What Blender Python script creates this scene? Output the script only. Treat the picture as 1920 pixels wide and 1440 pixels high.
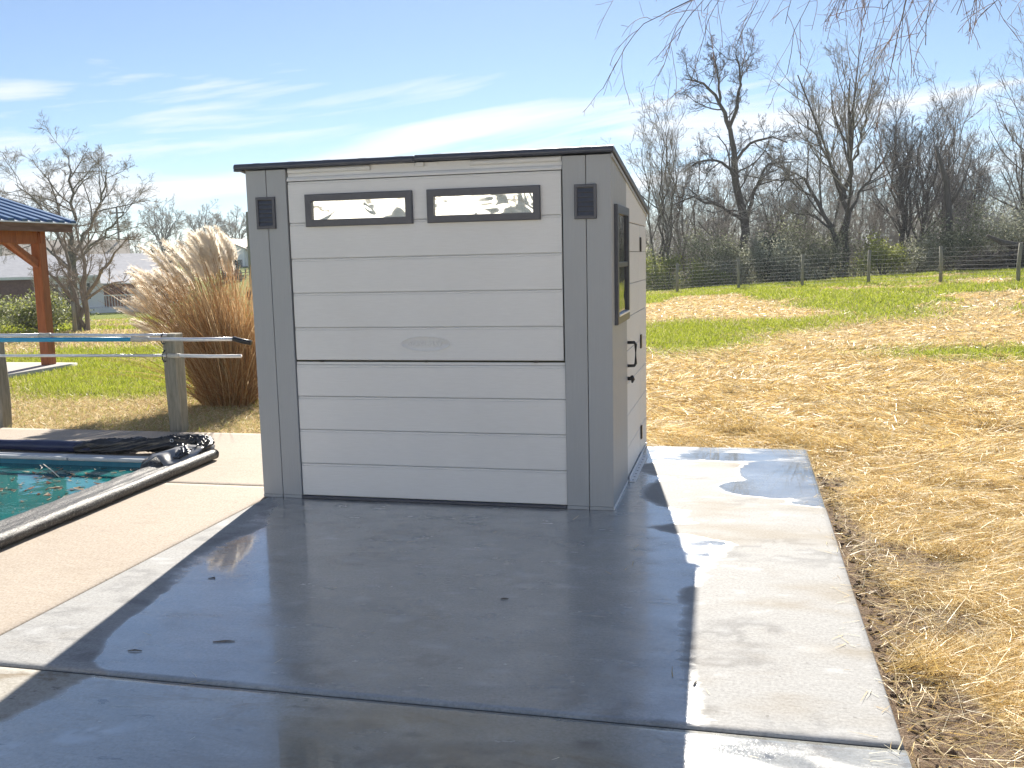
import bpy, bmesh, math, random
import numpy as np
from mathutils import Vector, Matrix
R = math.radians
scn = bpy.context.scene
for o in list(bpy.data.objects): bpy.data.objects.remove(o)

# ------------------------------------------------------------------ camera
cd = bpy.data.cameras.new('camera'); cam = bpy.data.objects.new('camera', cd)
scn.collection.objects.link(cam); scn.camera = cam
cr, cu, cf = Vector((0.97225107, 0.23284191, -0.02263859)), Vector((-0.00892075, 0.1336011, 0.99099504)), Vector((-0.23376972, 0.96329403, -0.13197093))
CAM = (0.77937, -5.88511, 1.61412)
cam.matrix_world = Matrix(((cr.x, cu.x, -cf.x, CAM[0]), (cr.y, cu.y, -cf.y, CAM[1]), (cr.z, cu.z, -cf.z, CAM[2]), (0, 0, 0, 1)))
cd.sensor_width = 36; cd.lens = 1786.318 / 1920 * 36; cd.clip_start = .05; cd.clip_end = 3000
scn.render.resolution_x, scn.render.resolution_y = 1024, 768

# ------------------------------------------------------------------ sky, sun, exposure
SUN_EL = R(30.8); SUN_AZ = math.atan2(-.168, 1)          # azimuth from +Y, towards -X
wd = bpy.data.worlds.new('World'); scn.world = wd; wd.use_nodes = True
nt = wd.node_tree; nt.nodes.clear()
def WN(t, **k):
    n = nt.nodes.new(t)
    for a, b in k.items(): setattr(n, a, b)
    return n
wo = WN('ShaderNodeOutputWorld'); bg = WN('ShaderNodeBackground'); sky = WN('ShaderNodeTexSky', sky_type='NISHITA')
sky.sun_disc = False; sky.sun_elevation = SUN_EL; sky.sun_rotation = SUN_AZ
sky.altitude = 200; sky.air_density = 0.85; sky.dust_density = 0.08; sky.ozone_density = 4.0
SKY = 0.051
bg.inputs[1].default_value = SKY
tc = WN('ShaderNodeTexCoord'); sep = WN('ShaderNodeSeparateXYZ'); nt.links.new(tc.outputs['Generated'], sep.inputs[0])
def WM(op, a, b=None, c=None, clamp=False):
    n = WN('ShaderNodeMath', operation=op, use_clamp=clamp)
    for i, v in enumerate((a, b, c)):
        if v is None: continue
        if isinstance(v, (int, float)): n.inputs[i].default_value = v
        else: nt.links.new(v, n.inputs[i])
    return n.outputs[0]
az = WM('ARCTAN2', sep.outputs[0], sep.outputs[1]); el = WM('ARCSINE', sep.outputs[2])
# thin cirrus: streaks that lean gently, denser low in the sky
comb = WN('ShaderNodeCombineXYZ')
nt.links.new(WM('MULTIPLY', az, 2.6), comb.inputs[0])
nt.links.new(WM('MULTIPLY', WM('SUBTRACT', el, WM('MULTIPLY', az, .13)), 24), comb.inputs[1])
cn = WN('ShaderNodeTexNoise'); nt.links.new(comb.outputs[0], cn.inputs['Vector'])
cn.inputs['Scale'].default_value = 1.0; cn.inputs['Detail'].default_value = 7; cn.inputs['Roughness'].default_value = .55; cn.inputs['Distortion'].default_value = .5
band = WM('MULTIPLY', WM('MULTIPLY_ADD', el, 22, -.55, True), WM('MULTIPLY_ADD', el, -9.5, 2.25, True))
cov = WM('ADD', cn.outputs[0], WM('MULTIPLY_ADD', band, .34, -.27))
cl = WM('MULTIPLY_ADD', WM('MULTIPLY_ADD', cov, 6.0, -2.95, True), .82, .10)
mixc = WN('ShaderNodeMixRGB'); nt.links.new(cl, mixc.inputs[0]); nt.links.new(sky.outputs[0], mixc.inputs[1])
mixc.inputs[2].default_value = (8.6, 8.8, 9.1, 1)
nt.links.new(mixc.outputs[0], bg.inputs[0]); nt.links.new(bg.outputs[0], wo.inputs[0])
sl = bpy.data.lights.new('sun', 'SUN'); so = bpy.data.objects.new('sun', sl); scn.collection.objects.link(so)
sl.energy = 5.0; sl.angle = R(.53); sl.color = (1, .93, .82)
sv = Vector((math.sin(SUN_AZ) * math.cos(SUN_EL), math.cos(SUN_AZ) * math.cos(SUN_EL), math.sin(SUN_EL)))
so.rotation_euler = sv.to_track_quat('Z', 'Y').to_euler(); so.location = (0, 20, 30)
vs = scn.view_settings; vs.view_transform = 'Standard'; vs.look = 'None'; vs.gamma = 1; vs.use_curve_mapping = False
vs.exposure = 1.28
scn.render.engine = 'CYCLES'
scn.cycles.max_bounces = 8; scn.cycles.transparent_max_bounces = 8

# ------------------------------------------------------------------ helpers
COL = scn.collection
rng = np.random.default_rng(7); random.seed(7)

def tag(o, label=None, cat=None, group=None, kind=None):
    if label: o['label'] = label
    if cat: o['category'] = cat
    if group: o['group'] = group
    if kind: o['kind'] = kind
    return o
def link(name, me, mat=None, parent=None, smooth=False):
    o = bpy.data.objects.new(name, me); COL.objects.link(o)
    if mat is not None and not me.materials: me.materials.append(mat)
    if parent is not None: o.parent = parent
    if smooth:
        me.polygons.foreach_set('use_smooth', [True] * len(me.polygons))
    return o
def empty(name, loc=(0, 0, 0), label=None, cat=None, group=None, rz=0):
    o = bpy.data.objects.new(name, None); COL.objects.link(o); o.location = loc; o.rotation_euler[2] = rz
    o.empty_display_size = .1
    bpy.context.view_layer.update()
    return tag(o, label, cat, group)
def np_mesh(name, V, F, mat=None, parent=None, smooth=False, col=None, attrs=None):
    """F: (N,k) index array or list of such arrays"""
    if not isinstance(F, list): F = [F]
    F = [np.asarray(f, dtype=np.int32) for f in F if len(f)]
    V = np.asarray(V, dtype=np.float32)
    me = bpy.data.meshes.new(name)
    me.vertices.add(len(V)); me.vertices.foreach_set('co', V.ravel())
    li = np.concatenate([f.ravel() for f in F]); cnt = np.concatenate([np.full(len(f), f.shape[1]) for f in F])
    me.loops.add(len(li)); me.loops.foreach_set('vertex_index', li)
    st = np.concatenate([[0], np.cumsum(cnt)[:-1]]).astype(np.int32)
    me.polygons.add(len(cnt)); me.polygons.foreach_set('loop_start', st); me.polygons.foreach_set('loop_total', cnt.astype(np.int32))
    me.update(calc_edges=True)
    if col is not None:
        a = me.color_attributes.new('Col', 'FLOAT_COLOR', 'POINT')
        c4 = np.ones((len(V), 4), np.float32); c4[:, :3] = col; a.data.foreach_set('color', c4.ravel())
    for k, v in (attrs or {}).items():
        a = me.attributes.new(k, 'FLOAT', 'POINT'); a.data.foreach_set('value', np.asarray(v, np.float32))
    return link(name, me, mat, parent, smooth)
def bm_obj(name, bm, mat, parent=None, smooth=False):
    bmesh.ops.recalc_face_normals(bm, faces=bm.faces)
    me = bpy.data.meshes.new(name); bm.to_mesh(me); bm.free()
    return link(name, me, mat, parent, smooth)
def bm_box(bm, x0, x1, y0, y1, z0, z1, bev=0, seg=1):
    b2 = bmesh.new(); bmesh.ops.create_cube(b2, size=1)
    for v in b2.verts:
        v.co = Vector(((x0 + x1) / 2 + v.co.x * (x1 - x0), (y0 + y1) / 2 + v.co.y * (y1 - y0), (z0 + z1) / 2 + v.co.z * (z1 - z0)))
    if bev: bmesh.ops.bevel(b2, geom=b2.edges[:], offset=bev, segments=seg, affect='EDGES', profile=.5)
    me = bpy.data.meshes.new('t'); b2.to_mesh(me); b2.free(); bm.from_mesh(me); bpy.data.meshes.remove(me)
def box(name, x0, x1, y0, y1, z0, z1, mat, parent=None, bev=.002, seg=1):
    bm = bmesh.new(); bm_box(bm, x0, x1, y0, y1, z0, z1, bev, seg); return bm_obj(name, bm, mat, parent)
def prism(name, poly, axis, a0, a1, mat, parent=None, bev=0):
    """poly: 2D points; extruded along axis ('x': poly is (y,z); 'y': poly is (x,z); 'z': poly is (x,y))"""
    f = {'x': lambda p, a: (a, p[0], p[1]), 'y': lambda p, a: (p[0], a, p[1]), 'z': lambda p, a: (p[0], p[1], a)}[axis]
    bm = bmesh.new(); A = [bm.verts.new(f(p, a0)) for p in poly]; B = [bm.verts.new(f(p, a1)) for p in poly]
    bm.faces.new(A); bm.faces.new(B[::-1]); n = len(poly)
    for i in range(n): bm.faces.new((A[i], A[(i + 1) % n], B[(i + 1) % n], B[i]))
    bmesh.ops.recalc_face_normals(bm, faces=bm.faces)
    if bev: bmesh.ops.bevel(bm, geom=bm.edges[:], offset=bev, segments=1, affect='EDGES')
    return bm_obj(name, bm, mat, parent)
def tube_arrays(P, Rd, K):
    """P (N,S,3) polylines, Rd (N,S) radii -> verts, quads"""
    N, S, _ = P.shape
    T = np.empty_like(P); T[:, 1:-1] = P[:, 2:] - P[:, :-2]; T[:, 0] = P[:, 1] - P[:, 0]; T[:, -1] = P[:, -1] - P[:, -2]
    T /= np.linalg.norm(T, axis=2, keepdims=True) + 1e-9
    ref = np.where(np.abs(T[:, :1, 2:3]) > .8, np.array([1., 0, 0]), np.array([0, 0, 1.]))
    U = np.cross(T, ref); U /= np.linalg.norm(U, axis=2, keepdims=True) + 1e-9
    W = np.cross(T, U); a = np.arange(K) * 2 * math.pi / K
    V = P[:, :, None] + Rd[:, :, None, None] * (U[:, :, None] * np.cos(a)[:, None] + W[:, :, None] * np.sin(a)[:, None])
    i = (np.arange(N)[:, None, None] * S + np.arange(S - 1)[None, :, None]) * K
    k = np.arange(K)[None, None]; k2 = (k + 1) % K
    Fq = np.stack([i + k, i + k2, i + K + k2, i + K + k], -1).reshape(-1, 4)
    return V.reshape(-1, 3), Fq
def tube(name, pts, r, mat, parent=None, K=10, cap=True):
    P = np.asarray(pts, float)[None]; r = np.broadcast_to(np.asarray(r, float), (P.shape[1],))[None]
    V, Fq = tube_arrays(P, r, K); Fs = [Fq]
    if cap: n = len(V); Fs += [np.arange(K)[None, ::-1], np.arange(n - K, n)[None]]
    return np_mesh(name, V, Fs, mat, parent, True)
def ribbons(B, D, L, Wd, S=2, bend=None, side=None):
    """B base (N,3), D dir (N,3), bend (N,3) added quadratically; S segments -> V, F"""
    N = len(B); t = np.linspace(0, 1, S + 1)[None, :, None]
    D = D / (np.linalg.norm(D, axis=1, keepdims=True) + 1e-9)
    C = B[:, None] + D[:, None] * (L[:, None, None] * t)
    if bend is not None: C = C + bend[:, None] * (L[:, None, None] * t * t)
    if side is None:
        side = np.cross(D, rng.normal(size=(N, 3))); 
    side = side / (np.linalg.norm(side, axis=1, keepdims=True) + 1e-9)
    wv = (Wd[:, None] * np.linspace(1, .35, S + 1)[None])[:, :, None] * .5
    V = np.stack([C - side[:, None] * wv, C + side[:, None] * wv], 2).reshape(-1, 3)
    i = (np.arange(N)[:, None] * (S + 1) + np.arange(S)[None]) * 2
    F = np.stack([i, i + 1, i + 3, i + 2], -1).reshape(-1, 4)
    return V, F
def hash2(ix, iy, s):
    v = np.sin(ix * 127.1 + iy * 311.7 + s * 74.7) * 43758.5453
    return v - np.floor(v)
def vnoise(x, y, s=0):
    ix, iy = np.floor(x), np.floor(y); fx, fy = x - ix, y - iy; fx = fx * fx * (3 - 2 * fx); fy = fy * fy * (3 - 2 * fy)
    a, b, c, d = hash2(ix, iy, s), hash2(ix + 1, iy, s), hash2(ix, iy + 1, s), hash2(ix + 1, iy + 1, s)
    return (a * (1 - fx) + b * fx) * (1 - fy) + (c * (1 - fx) + d * fx) * fy
def fbm(x, y, s=0, o=4):
    v = 0; a = .5; t = 0
    for k in range(o): v = v + a * vnoise(x * 2 ** k, y * 2 ** k, s + k * 13); t += a; a *= .5
    return v / t
def sstep(a, b, x):
    t = np.clip((x - a) / (b - a), 0, 1); return t * t * (3 - 2 * t)

# ------------------------------------------------------------------ materials
class NB:
    def __init__(s, name):
        s.m = bpy.data.materials.new(name); s.m.use_nodes = True; s.t = s.m.node_tree; s.t.nodes.clear()
        s.out = s.n('ShaderNodeOutputMaterial'); s.tc = s.n('ShaderNodeTexCoord')
    def n(s, ty, **k):
        n = s.t.nodes.new(ty)
        for a, b in k.items(): setattr(n, a, b)
        return n
    def set(s, sock, v):
        if isinstance(v, bpy.types.NodeSocket): s.t.links.new(v, sock)
        elif isinstance(v, (tuple, list)) and len(v) == 3 and sock.type == 'RGBA': sock.default_value = (*v, 1)
        else: sock.default_value = v
    def map(s, scale=(1, 1, 1), coord='Object', rot=(0, 0, 0)):
        m = s.n('ShaderNodeMapping'); s.t.links.new(s.tc.outputs[coord], m.inputs[0]); m.inputs['Scale'].default_value = scale; m.inputs['Rotation'].default_value = rot
        return m.outputs[0]
    def noise(s, scale, detail=4, rough=.55, vec=None, dist=0):
        n = s.n('ShaderNodeTexNoise'); n.inputs['Scale'].default_value = scale; n.inputs['Detail'].default_value = detail
        n.inputs['Roughness'].default_value = rough; n.inputs['Distortion'].default_value = dist
        s.t.links.new(vec or s.tc.outputs['Object'], n.inputs['Vector']); return n.outputs[0]
    def ramp(s, f, stops):
        r = s.n('ShaderNodeValToRGB'); s.t.links.new(f, r.inputs[0]); e = r.color_ramp.elements
        while len(e) < len(stops): e.new(.5)
        for i, (p, c) in enumerate(stops):
            e[i].position = p; e[i].color = (*c, 1) if isinstance(c, (tuple, list)) else (c, c, c, 1)
        return r.outputs[0]
    def mix(s, f, a, b, mode='MIX'):
        m = s.n('ShaderNodeMixRGB', blend_type=mode); s.set(m.inputs[0], f); s.set(m.inputs[1], a); s.set(m.inputs[2], b); return m.outputs[0]
    def math(s, op, a, b=0., c=0., clamp=False):
        m = s.n('ShaderNodeMath', operation=op, use_clamp=clamp)
        for i, v in enumerate((a, b, c)): s.set(m.inputs[i], v)
        return m.outputs[0]
    def bump(s, h, strength=.3, dist=.01, prev=None):
        b = s.n('ShaderNodeBump'); s.set(b.inputs['Strength'], strength); b.inputs['Distance'].default_value = dist; s.t.links.new(h, b.inputs['Height'])
        if prev is not None: s.t.links.new(prev, b.inputs['Normal'])
        return b.outputs[0]
    def attr(s, name):
        a = s.n('ShaderNodeAttribute', attribute_name=name); return a
    def bsdf(s, base, rough=.6, normal=None, **k):
        p = s.n('ShaderNodeBsdfPrincipled'); s.set(p.inputs['Base Color'], base); s.set(p.inputs['Roughness'], rough)
        if normal is not None: s.t.links.new(normal, p.inputs['Normal'])
        for a, b in k.items(): s.set(p.inputs[a.replace('_', ' ')], b)
        s.t.links.new(p.outputs[0], s.out.inputs[0]); return s.m
    def leafy(s, base, trans=.4, gloss=0.0):
        d = s.n('ShaderNodeBsdfDiffuse'); t = s.n('ShaderNodeBsdfTranslucent'); mx = s.n('ShaderNodeMixShader')
        s.set(d.inputs[0], base); s.set(t.inputs[0], base); mx.inputs[0].default_value = trans
        s.t.links.new(d.outputs[0], mx.inputs[1]); s.t.links.new(t.outputs[0], mx.inputs[2]); out = mx.outputs[0]
        if gloss:
            g = s.n('ShaderNodeBsdfGlossy'); g.inputs['Roughness'].default_value = .4; m2 = s.n('ShaderNodeMixShader'); m2.inputs[0].default_value = gloss
            s.t.links.new(out, m2.inputs[1]); s.t.links.new(g.outputs[0], m2.inputs[2]); out = m2.outputs[0]
        s.t.links.new(out, s.out.inputs[0]); return s.m
def simple(name, c1, c2=None, rough=.6, scale=8, stretch=(1, 1, 1), bump=0, bscale=40, **k):
    b = NB(name); v = b.map(stretch)
    base = c1 if c2 is None else b.ramp(b.noise(scale, 5, .6, v), [(.3, c1), (.7, c2)])
    nm = b.bump(b.noise(bscale, 4, .6, v), bump, .004) if bump else None
    return b.bsdf(base, rough, nm, **k)

M = {}
# resin panels: faint wood grain
def resin(name, c, stretch, gs, bs=.25, rough=.42):
    b = NB(name); v = b.map(stretch)
    g = b.noise(gs, 6, .65, v); big = b.noise(1.3, 3, .5)
    c2 = tuple(x * .91 for x in c); c1 = tuple(min(1, x * 1.05) for x in c)
    base = b.mix(.5, b.ramp(g, [(.3, c2), (.7, c1)]), b.ramp(big, [(.3, c2), (.7, c1)]))
    # dust and rain marks low and in blotches
    d = b.noise(5, 6, .7, b.map((1, 1, .35)))
    base = b.mix(b.ramp(d, [(.55, 0.), (.85, .05)]), base, (.33, .30, .26))
    return b.bsdf(base, b.ramp(big, [(.3, rough - .06), (.7, rough + .08)]), b.bump(g, bs, .002), Specular_IOR_Level=.3)
M['light'] = resin('resin_light_grey', (.665, .685, .70), (1.2, 1, 14), 9, .2, .5)
M['grey'] = resin('resin_mid_grey', (.345, .37, .395), (60, 60, 1.2), 2.6, .9, .5)
M['slate'] = simple('resin_slate', (.042, .050, .072), (.055, .064, .088), .38, 30, bump=.12, bscale=300)
M['roof'] = simple('resin_roof', (.045, .054, .078), (.058, .068, .095), .42, 12, bump=.1, bscale=200)
M['black'] = simple('black_plastic', (.012, .012, .014), (.022, .022, .024), .4, 30)
M['gap'] = simple('dark_interior', (.03, .032, .02), (.045, .045, .03), .8, 20)
b = NB('wavy_pane')
wv = b.noise(2.8, 1, .4, b.map((1, 1, 1.6)), 1.2)
M['pane'] = b.bsdf((.86, .87, .82), .035, b.bump(wv, .16, .05), Metallic=.75)
b = NB('dark_glass'); M['glass'] = b.bsdf((.02, .022, .026), .04, b.bump(b.noise(5, 2, .5), .15, .02), Specular_IOR_Level=.8)
M['white_metal'] = simple('white_metal', (.8, .8, .8), (.68, .69, .7), .35, 40)
M['alu'] = simple('aluminium_pole', (.78, .8, .82), (.68, .7, .74), .3, 20, Metallic=.35)
M['bluepole'] = simple('blue_pole', (.035, .38, .64), (.03, .33, .58), .3, 10)
M['coupler'] = simple('pale_coupler', (.62, .6, .52), (.5, .48, .42), .5, 20)
M['hook'] = simple('dark_steel', (.03, .05, .07), (.06, .08, .1), .45, 40)
b = NB('weathered_post'); v = b.map((9, 9, .9)); g = b.noise(5, 8, .7, v)
M['post'] = b.bsdf(b.ramp(g, [(.25, (.13, .12, .095)), (.5, (.26, .25, .2)), (.75, (.36, .34, .28))]), .85, b.bump(g, .7, .006))
b = NB('stained_timber'); v = b.map((7, 7, .7)); g = b.noise(4, 7, .65, v, .6)
M['stain'] = b.bsdf(b.ramp(g, [(.25, (.15, .042, .013)), (.55, (.33, .105, .032)), (.8, (.42, .15, .05))]), .6, b.bump(g, .4, .004))
M['stain_dark'] = simple('stained_fascia', (.10, .05, .035), (.24, .15, .12), .75, 6, (1, .4, 3), .4, 30)
M['soffit'] = simple('soffit_board', (.36, .11, .03), (.44, .16, .05), .6, 5)
M['roofmetal'] = simple('blue_white_roof_metal', (.62, .66, .72), (.7, .73, .76), .3, 3)
M['ribblue'] = simple('roof_rib', (.03, .09, .2), (.04, .11, .24), .35, 4)

def concrete(name, c1, c2, c3, stain=0.):
    b = NB(name); big = b.noise(.9, 6, .6, b.map((1, 1, 1))); fine = b.noise(70, 4, .7); mid = b.noise(6, 6, .65, b.map((1, 3, 1)))
    base = b.ramp(big, [(.3, c1), (.5, c2), (.72, c3)])
    base = b.mix(.35, base, b.ramp(mid, [(.3, tuple(x * .8 for x in c2)), (.7, tuple(min(1, x * 1.15) for x in c2))]))
    base = b.mix(.26, base, b.ramp(fine, [(.35, .14), (.65, .6)]))
    pores = b.noise(38, 2, .5); base = b.mix(b.ramp(pores, [(.70, 0.), (.74, .45)]), base, (.10, .095, .09))
    if stain:
        s1 = b.noise(2.6, 7, .7, b.map((1, 2.2, 1)), .7)
        base = b.mix(b.ramp(s1, [(.54, 0.), (.66, stain)]), base, (.20, .15, .09))
        s2 = b.noise(5.5, 5, .6, b.map((1, 2.5, 1)), .4)
        base = b.mix(b.ramp(s2, [(.64, 0.), (.68, .85 * stain)]), base, (.06, .06, .062))
    wet = b.attr('wet').outputs['Fac']; pud = b.attr('puddle').outputs['Fac']
    wn = b.noise(7, 7, .68, b.map((1, 2.0, 1)), .5)
    w = b.math('MULTIPLY_ADD', b.math('ADD', wet, b.math('MULTIPLY_ADD', wn, .7, -.35)), 3.4, -1.2, True)
    pw = b.math('MULTIPLY_ADD', b.math('ADD', pud, b.math('MULTIPLY_ADD', wn, .5, -.25)), 3.6, -1.4, True)
    film = b.noise(3.2, 5, .6, b.map((1, 2.4, 1)), .3)
    base = b.mix(b.attr('blot').outputs['Fac'], base, (.075, .075, .08)); base = b.mix(b.attr('scrape').outputs['Fac'], base, (.72, .74, .76)); base = b.mix(b.attr('brown').outputs['Fac'], base, (.24, .19, .12))
    damp = b.ramp(b.noise(1.7, 6, .62, b.map((1, 1.7, 1)), .6), [(.35, (.64, .70, .74)), (.62, (.94, .98, 1.0))])  # wet darkening, tinted blue to carry skylight of the shaded pad
    base = b.mix(w, base, b.mix(1., base, damp, 'MULTIPLY'))
    rw = b.ramp(film, [(.36, .08), (.5, .17), (.66, .30)])
    rough = b.mix(w, (.82, .82, .82), rw); rough = b.mix(pw, rough, (.03, .03, .03))
    grit = b.noise(110, 3, .7); trow = b.noise(16, 5, .6, b.map((1, 4, 1)))
    n1 = b.bump(trow, .22, .006); bs = b.mix(pw, (.28, .28, .28), (.0, .0, .0)); n2 = b.bump(grit, bs, .003, n1)
    m = b.bsdf(base, rough, n2, IOR=1.5, Specular_IOR_Level=b.math('MULTIPLY_ADD', w, .75, .25), Coat_Weight=w, Coat_Roughness=rough, Coat_IOR=1.45)
    return m
M['pad'] = concrete('new_concrete', (.295, .293, .284), (.335, .333, .324), (.375, .372, .362), .12)
M['apron'] = concrete('stained_concrete', (.33, .30, .245), (.39, .36, .30), (.43, .40, .345), .8)
M['deck'] = concrete('pool_deck_concrete', (.37, .29, .21), (.41, .33, .245), (.45, .37, .285), .12)
M['slab'] = concrete('porch_concrete', (.42, .4, .37), (.47, .45, .42), (.52, .5, .46), .2)
M['joint'] = simple('joint_filler', (.06, .055, .045), (.09, .085, .07), .9, 20)
# ground
b = NB('field_ground'); gr = b.attr('green').outputs['Fac']; sl_ = b.attr('soil').outputs['Fac']
n1 = b.noise(1.7, 8, .7); n2 = b.noise(30, 6, .75, b.map((1, .6, 1))); n3 = b.noise(.35, 4, .6)
straw = b.ramp(n2, [(.25, (.22, .14, .06)), (.45, (.50, .36, .17)), (.7, (.66, .51, .27))])
lush = b.ramp(n2, [(.3, (.09, .11, .015)), (.55, (.19, .23, .035)), (.75, (.32, .34, .10))])
dirt = b.ramp(n2, [(.3, (.10, .065, .042)), (.55, (.25, .18, .125)), (.75, (.42, .34, .26))])
f = b.math('MULTIPLY_ADD', b.math('ADD', gr, b.math('MULTIPLY_ADD', n1, .9, -.45)), 3.5, -1.25, True)
c = b.mix(f, straw, lush); fs = b.math('MULTIPLY_ADD', b.math('ADD', sl_, b.math('MULTIPLY_ADD', n1, .8, -.4)), 3.5, -1.25, True)
c = b.mix(fs, c, dirt)
M['ground'] = b.bsdf(c, .95, b.bump(n2, .9, .04), Specular_IOR_Level=.1)
b = NB('blade'); M['blade'] = b.leafy(b.attr('Col').outputs['Color'], .42, .04)
b = NB('straw'); M['straw'] = b.leafy(b.attr('Col').outputs['Color'], .36, .05)
b = NB('plume_fluff'); M['plume'] = b.leafy(b.ramp(b.noise(9, 3), [(.3, (.86, .78, .66)), (.7, (.93, .89, .82))]), .6)
b = NB('leaf_dull'); M['leafdull'] = b.leafy(b.attr('Col').outputs['Color'], .52, .06)
def bark(name, c1, c2): 
    b = NB(name); g = b.noise(3, 6, .7, b.map((4, 4, .8))); return b.bsdf(b.ramp(g, [(.3, c1), (.7, c2)]), .9, b.bump(g, .6, .03))
M['bark_dark'] = bark('bark_dark', (.075, .066, .058), (.16, .142, .125))
M['bark_mid'] = bark('bark_mid', (.10, .085, .07), (.20, .175, .15))
M['bark_pale'] = bark('bark_pale', (.16, .135, .11), (.30, .265, .23))
M['twig_dark'] = simple('twig_dark', (.11, .1, .098), (.19, .175, .168), .85, 3)
M['twig_mid'] = simple('twig_mid', (.30, .27, .24), (.44, .40, .36), .85, 3)
M['twig_pale'] = simple('twig_pale', (.22, .18, .15), (.32, .28, .24), .85, 3)
M['twig_red'] = simple('twig_reddish', (.24, .17, .145), (.34, .26, .22), .7, 3)
M['wire'] = simple('galvanised_wire', (.26, .27, .28), (.34, .35, .36), .75, 3)
M['siding'] = simple('white_siding', (.8, .8, .79), (.86, .86, .85), .6, 2)
M['brick'] = simple('far_brick', (.17, .085, .07), (.26, .14, .115), .9, 6)
M['shingle'] = simple('pale_shingle', (.42, .42, .45), (.52, .52, .54), .8, 3)
M['tan_roof'] = simple('tan_roof', (.5, .42, .33), (.58, .5, .4), .8, 3)
M['white'] = simple('white_paint', (.78, .79, .8), (.84, .84, .85), .5, 4)
M['winglass'] = simple('window_glass', (.04, .05, .06), (.07, .085, .1), .1, 3)

# ------------------------------------------------------------------ terrain
cx, cy = CAM[0], CAM[1]
def terrain(x, y):
    x = np.asarray(x, float); y = np.asarray(y, float)
    r = np.hypot(x - cx, y - cy); azm = np.degrees(np.arctan2(x - cx, y - cy))
    right = sstep(5, 29, y) * (.2 + .055 * np.clip(x + 2, -1, 14)) - sstep(31, 50, y) * .75
    left = .06 * sstep(10, 24, r) - 1.7 * sstep(28, 58, r) + 3.1 * sstep(88, 165, r) + 4 * sstep(165, 480, r)
    w = sstep(-25, -9, azm)
    back = sstep(95, 130, np.abs(azm)); w = w * (1 - back) ; left = left * (1 - back)
    h = left * (1 - w) + right * w
    near = np.exp(-(np.clip(r - 2, 0, None) / 25) ** 2)
    h = h + (.05 * (fbm(x * .8, y * .8, 3) - .5) + .05 * (fbm(x * 2.5, y * 2.5, 9, 3) - .5)) * near
    return h - .045
def green_mask(x, y):
    x = np.asarray(x, float); y = np.asarray(y, float)
    n = fbm(x * .45, y * .45, 21); n2 = fbm(x * .16, y * .3, 5)
    def ell(cx_, cy_, rx, ry): return np.clip(1.25 - np.hypot((x - cx_) / rx, (y - cy_) / ry), 0, 1)
    g = ell(-.3, 12.8, 1.9, 4.4) + ell(4.6, 9.6, 2.6, 1.6) + ell(4.0, 17.8, 1.7, 3.6) * .9 + ell(2.0, 14.5, 1.3, 2.2) * .7
    g = g + ell(7.6, 16, 1.6, 2.6) * .5 + sstep(20.5, 25, y + x * .55 + n * 3) * (.35 + .9 * sstep(.4, .6, n)) - ell(4.5, 21.5, 3.8, 2.0) * .6 - ell(0, 21.3, 2.4, 1.6) * .6
    right = np.clip(g, 0, 1) * (.55 + .7 * n)
    left = .18 + .85 * sstep(.42, .56, n2 + .12 * (fbm(x * 1.2, y * 1.2, 33) - .5)) * sstep(3.6, 6.5, y + .25 * (x + 6)) + ell(-7.7, 6.3, 1.6, 2.1) * .8 + ell(-10.5, 9.5, 2.5, 2.) * .5
    w = sstep(-3.5, -2, x) * sstep(60, 40, y) ; w = np.where(np.degrees(np.arctan2(x - cx, y - cy)) < -20, 0, w)
    far = sstep(30, 45, np.hypot(x - cx, y - cy))
    left = np.clip(left, 0, 1) * (1 - far) + far * .8
    return np.clip(left * (1 - w) + right * w, 0, 1)
def soil_mask(x, y):
    x = np.asarray(x, float); y = np.asarray(y, float); n = fbm(x * 1.6, y * 1.6, 44)
    s = 1.0 * sstep(1.72, 1.36, x + .7 * (n - .5)) * sstep(2.0, .9, y) * sstep(1.0, 1.28, x)
    def ell(a, c_, rx, ry): return np.clip(1.3 - np.hypot((x - a) / rx, (y - c_) / ry), 0, 1)
    s = s + ell(1.72, -.65, .30, .42) * .8 + ell(1.75, -1.45, .22, .25) * .7 + ell(1.6, -2.6, .14, .4)
    return np.clip(s, 0, 1)
def axis(lo, hi, step, far):
    a = np.arange(lo, hi + 1e-6, step); out = []; s = step; v = hi
    while v < far: s *= 1.16; v += s; out.append(v)
    inn = []; s = step; v = lo
    while v > -far: s *= 1.16; v -= s; inn.append(v)
    return np.concatenate([inn[::-1], a, out])
X = axis(-14, 12, .14, 900); Y = axis(-8, 34, .14, 900)
gx, gy = np.meshgrid(X, Y); gz = terrain(gx, gy)
inpool = (gx < -3.7) & (gx > -10) & (gy < 1.25) & (gy > -7.5); gz = np.where(inpool, -.6, gz)
nx, ny = len(X), len(Y); idx = np.arange(nx * ny).reshape(ny, nx)
F = np.stack([idx[:-1, :-1], idx[:-1, 1:], idx[1:, 1:], idx[1:, :-1]], -1).reshape(-1, 4)
V = np.stack([gx, gy, gz], -1).reshape(-1, 3)
g = np_mesh('ground', V, F, M['ground'], None, True, attrs={'green': green_mask(V[:, 0], V[:, 1]), 'soil': soil_mask(V[:, 0], V[:, 1])})
tag(g, kind='structure')

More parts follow.
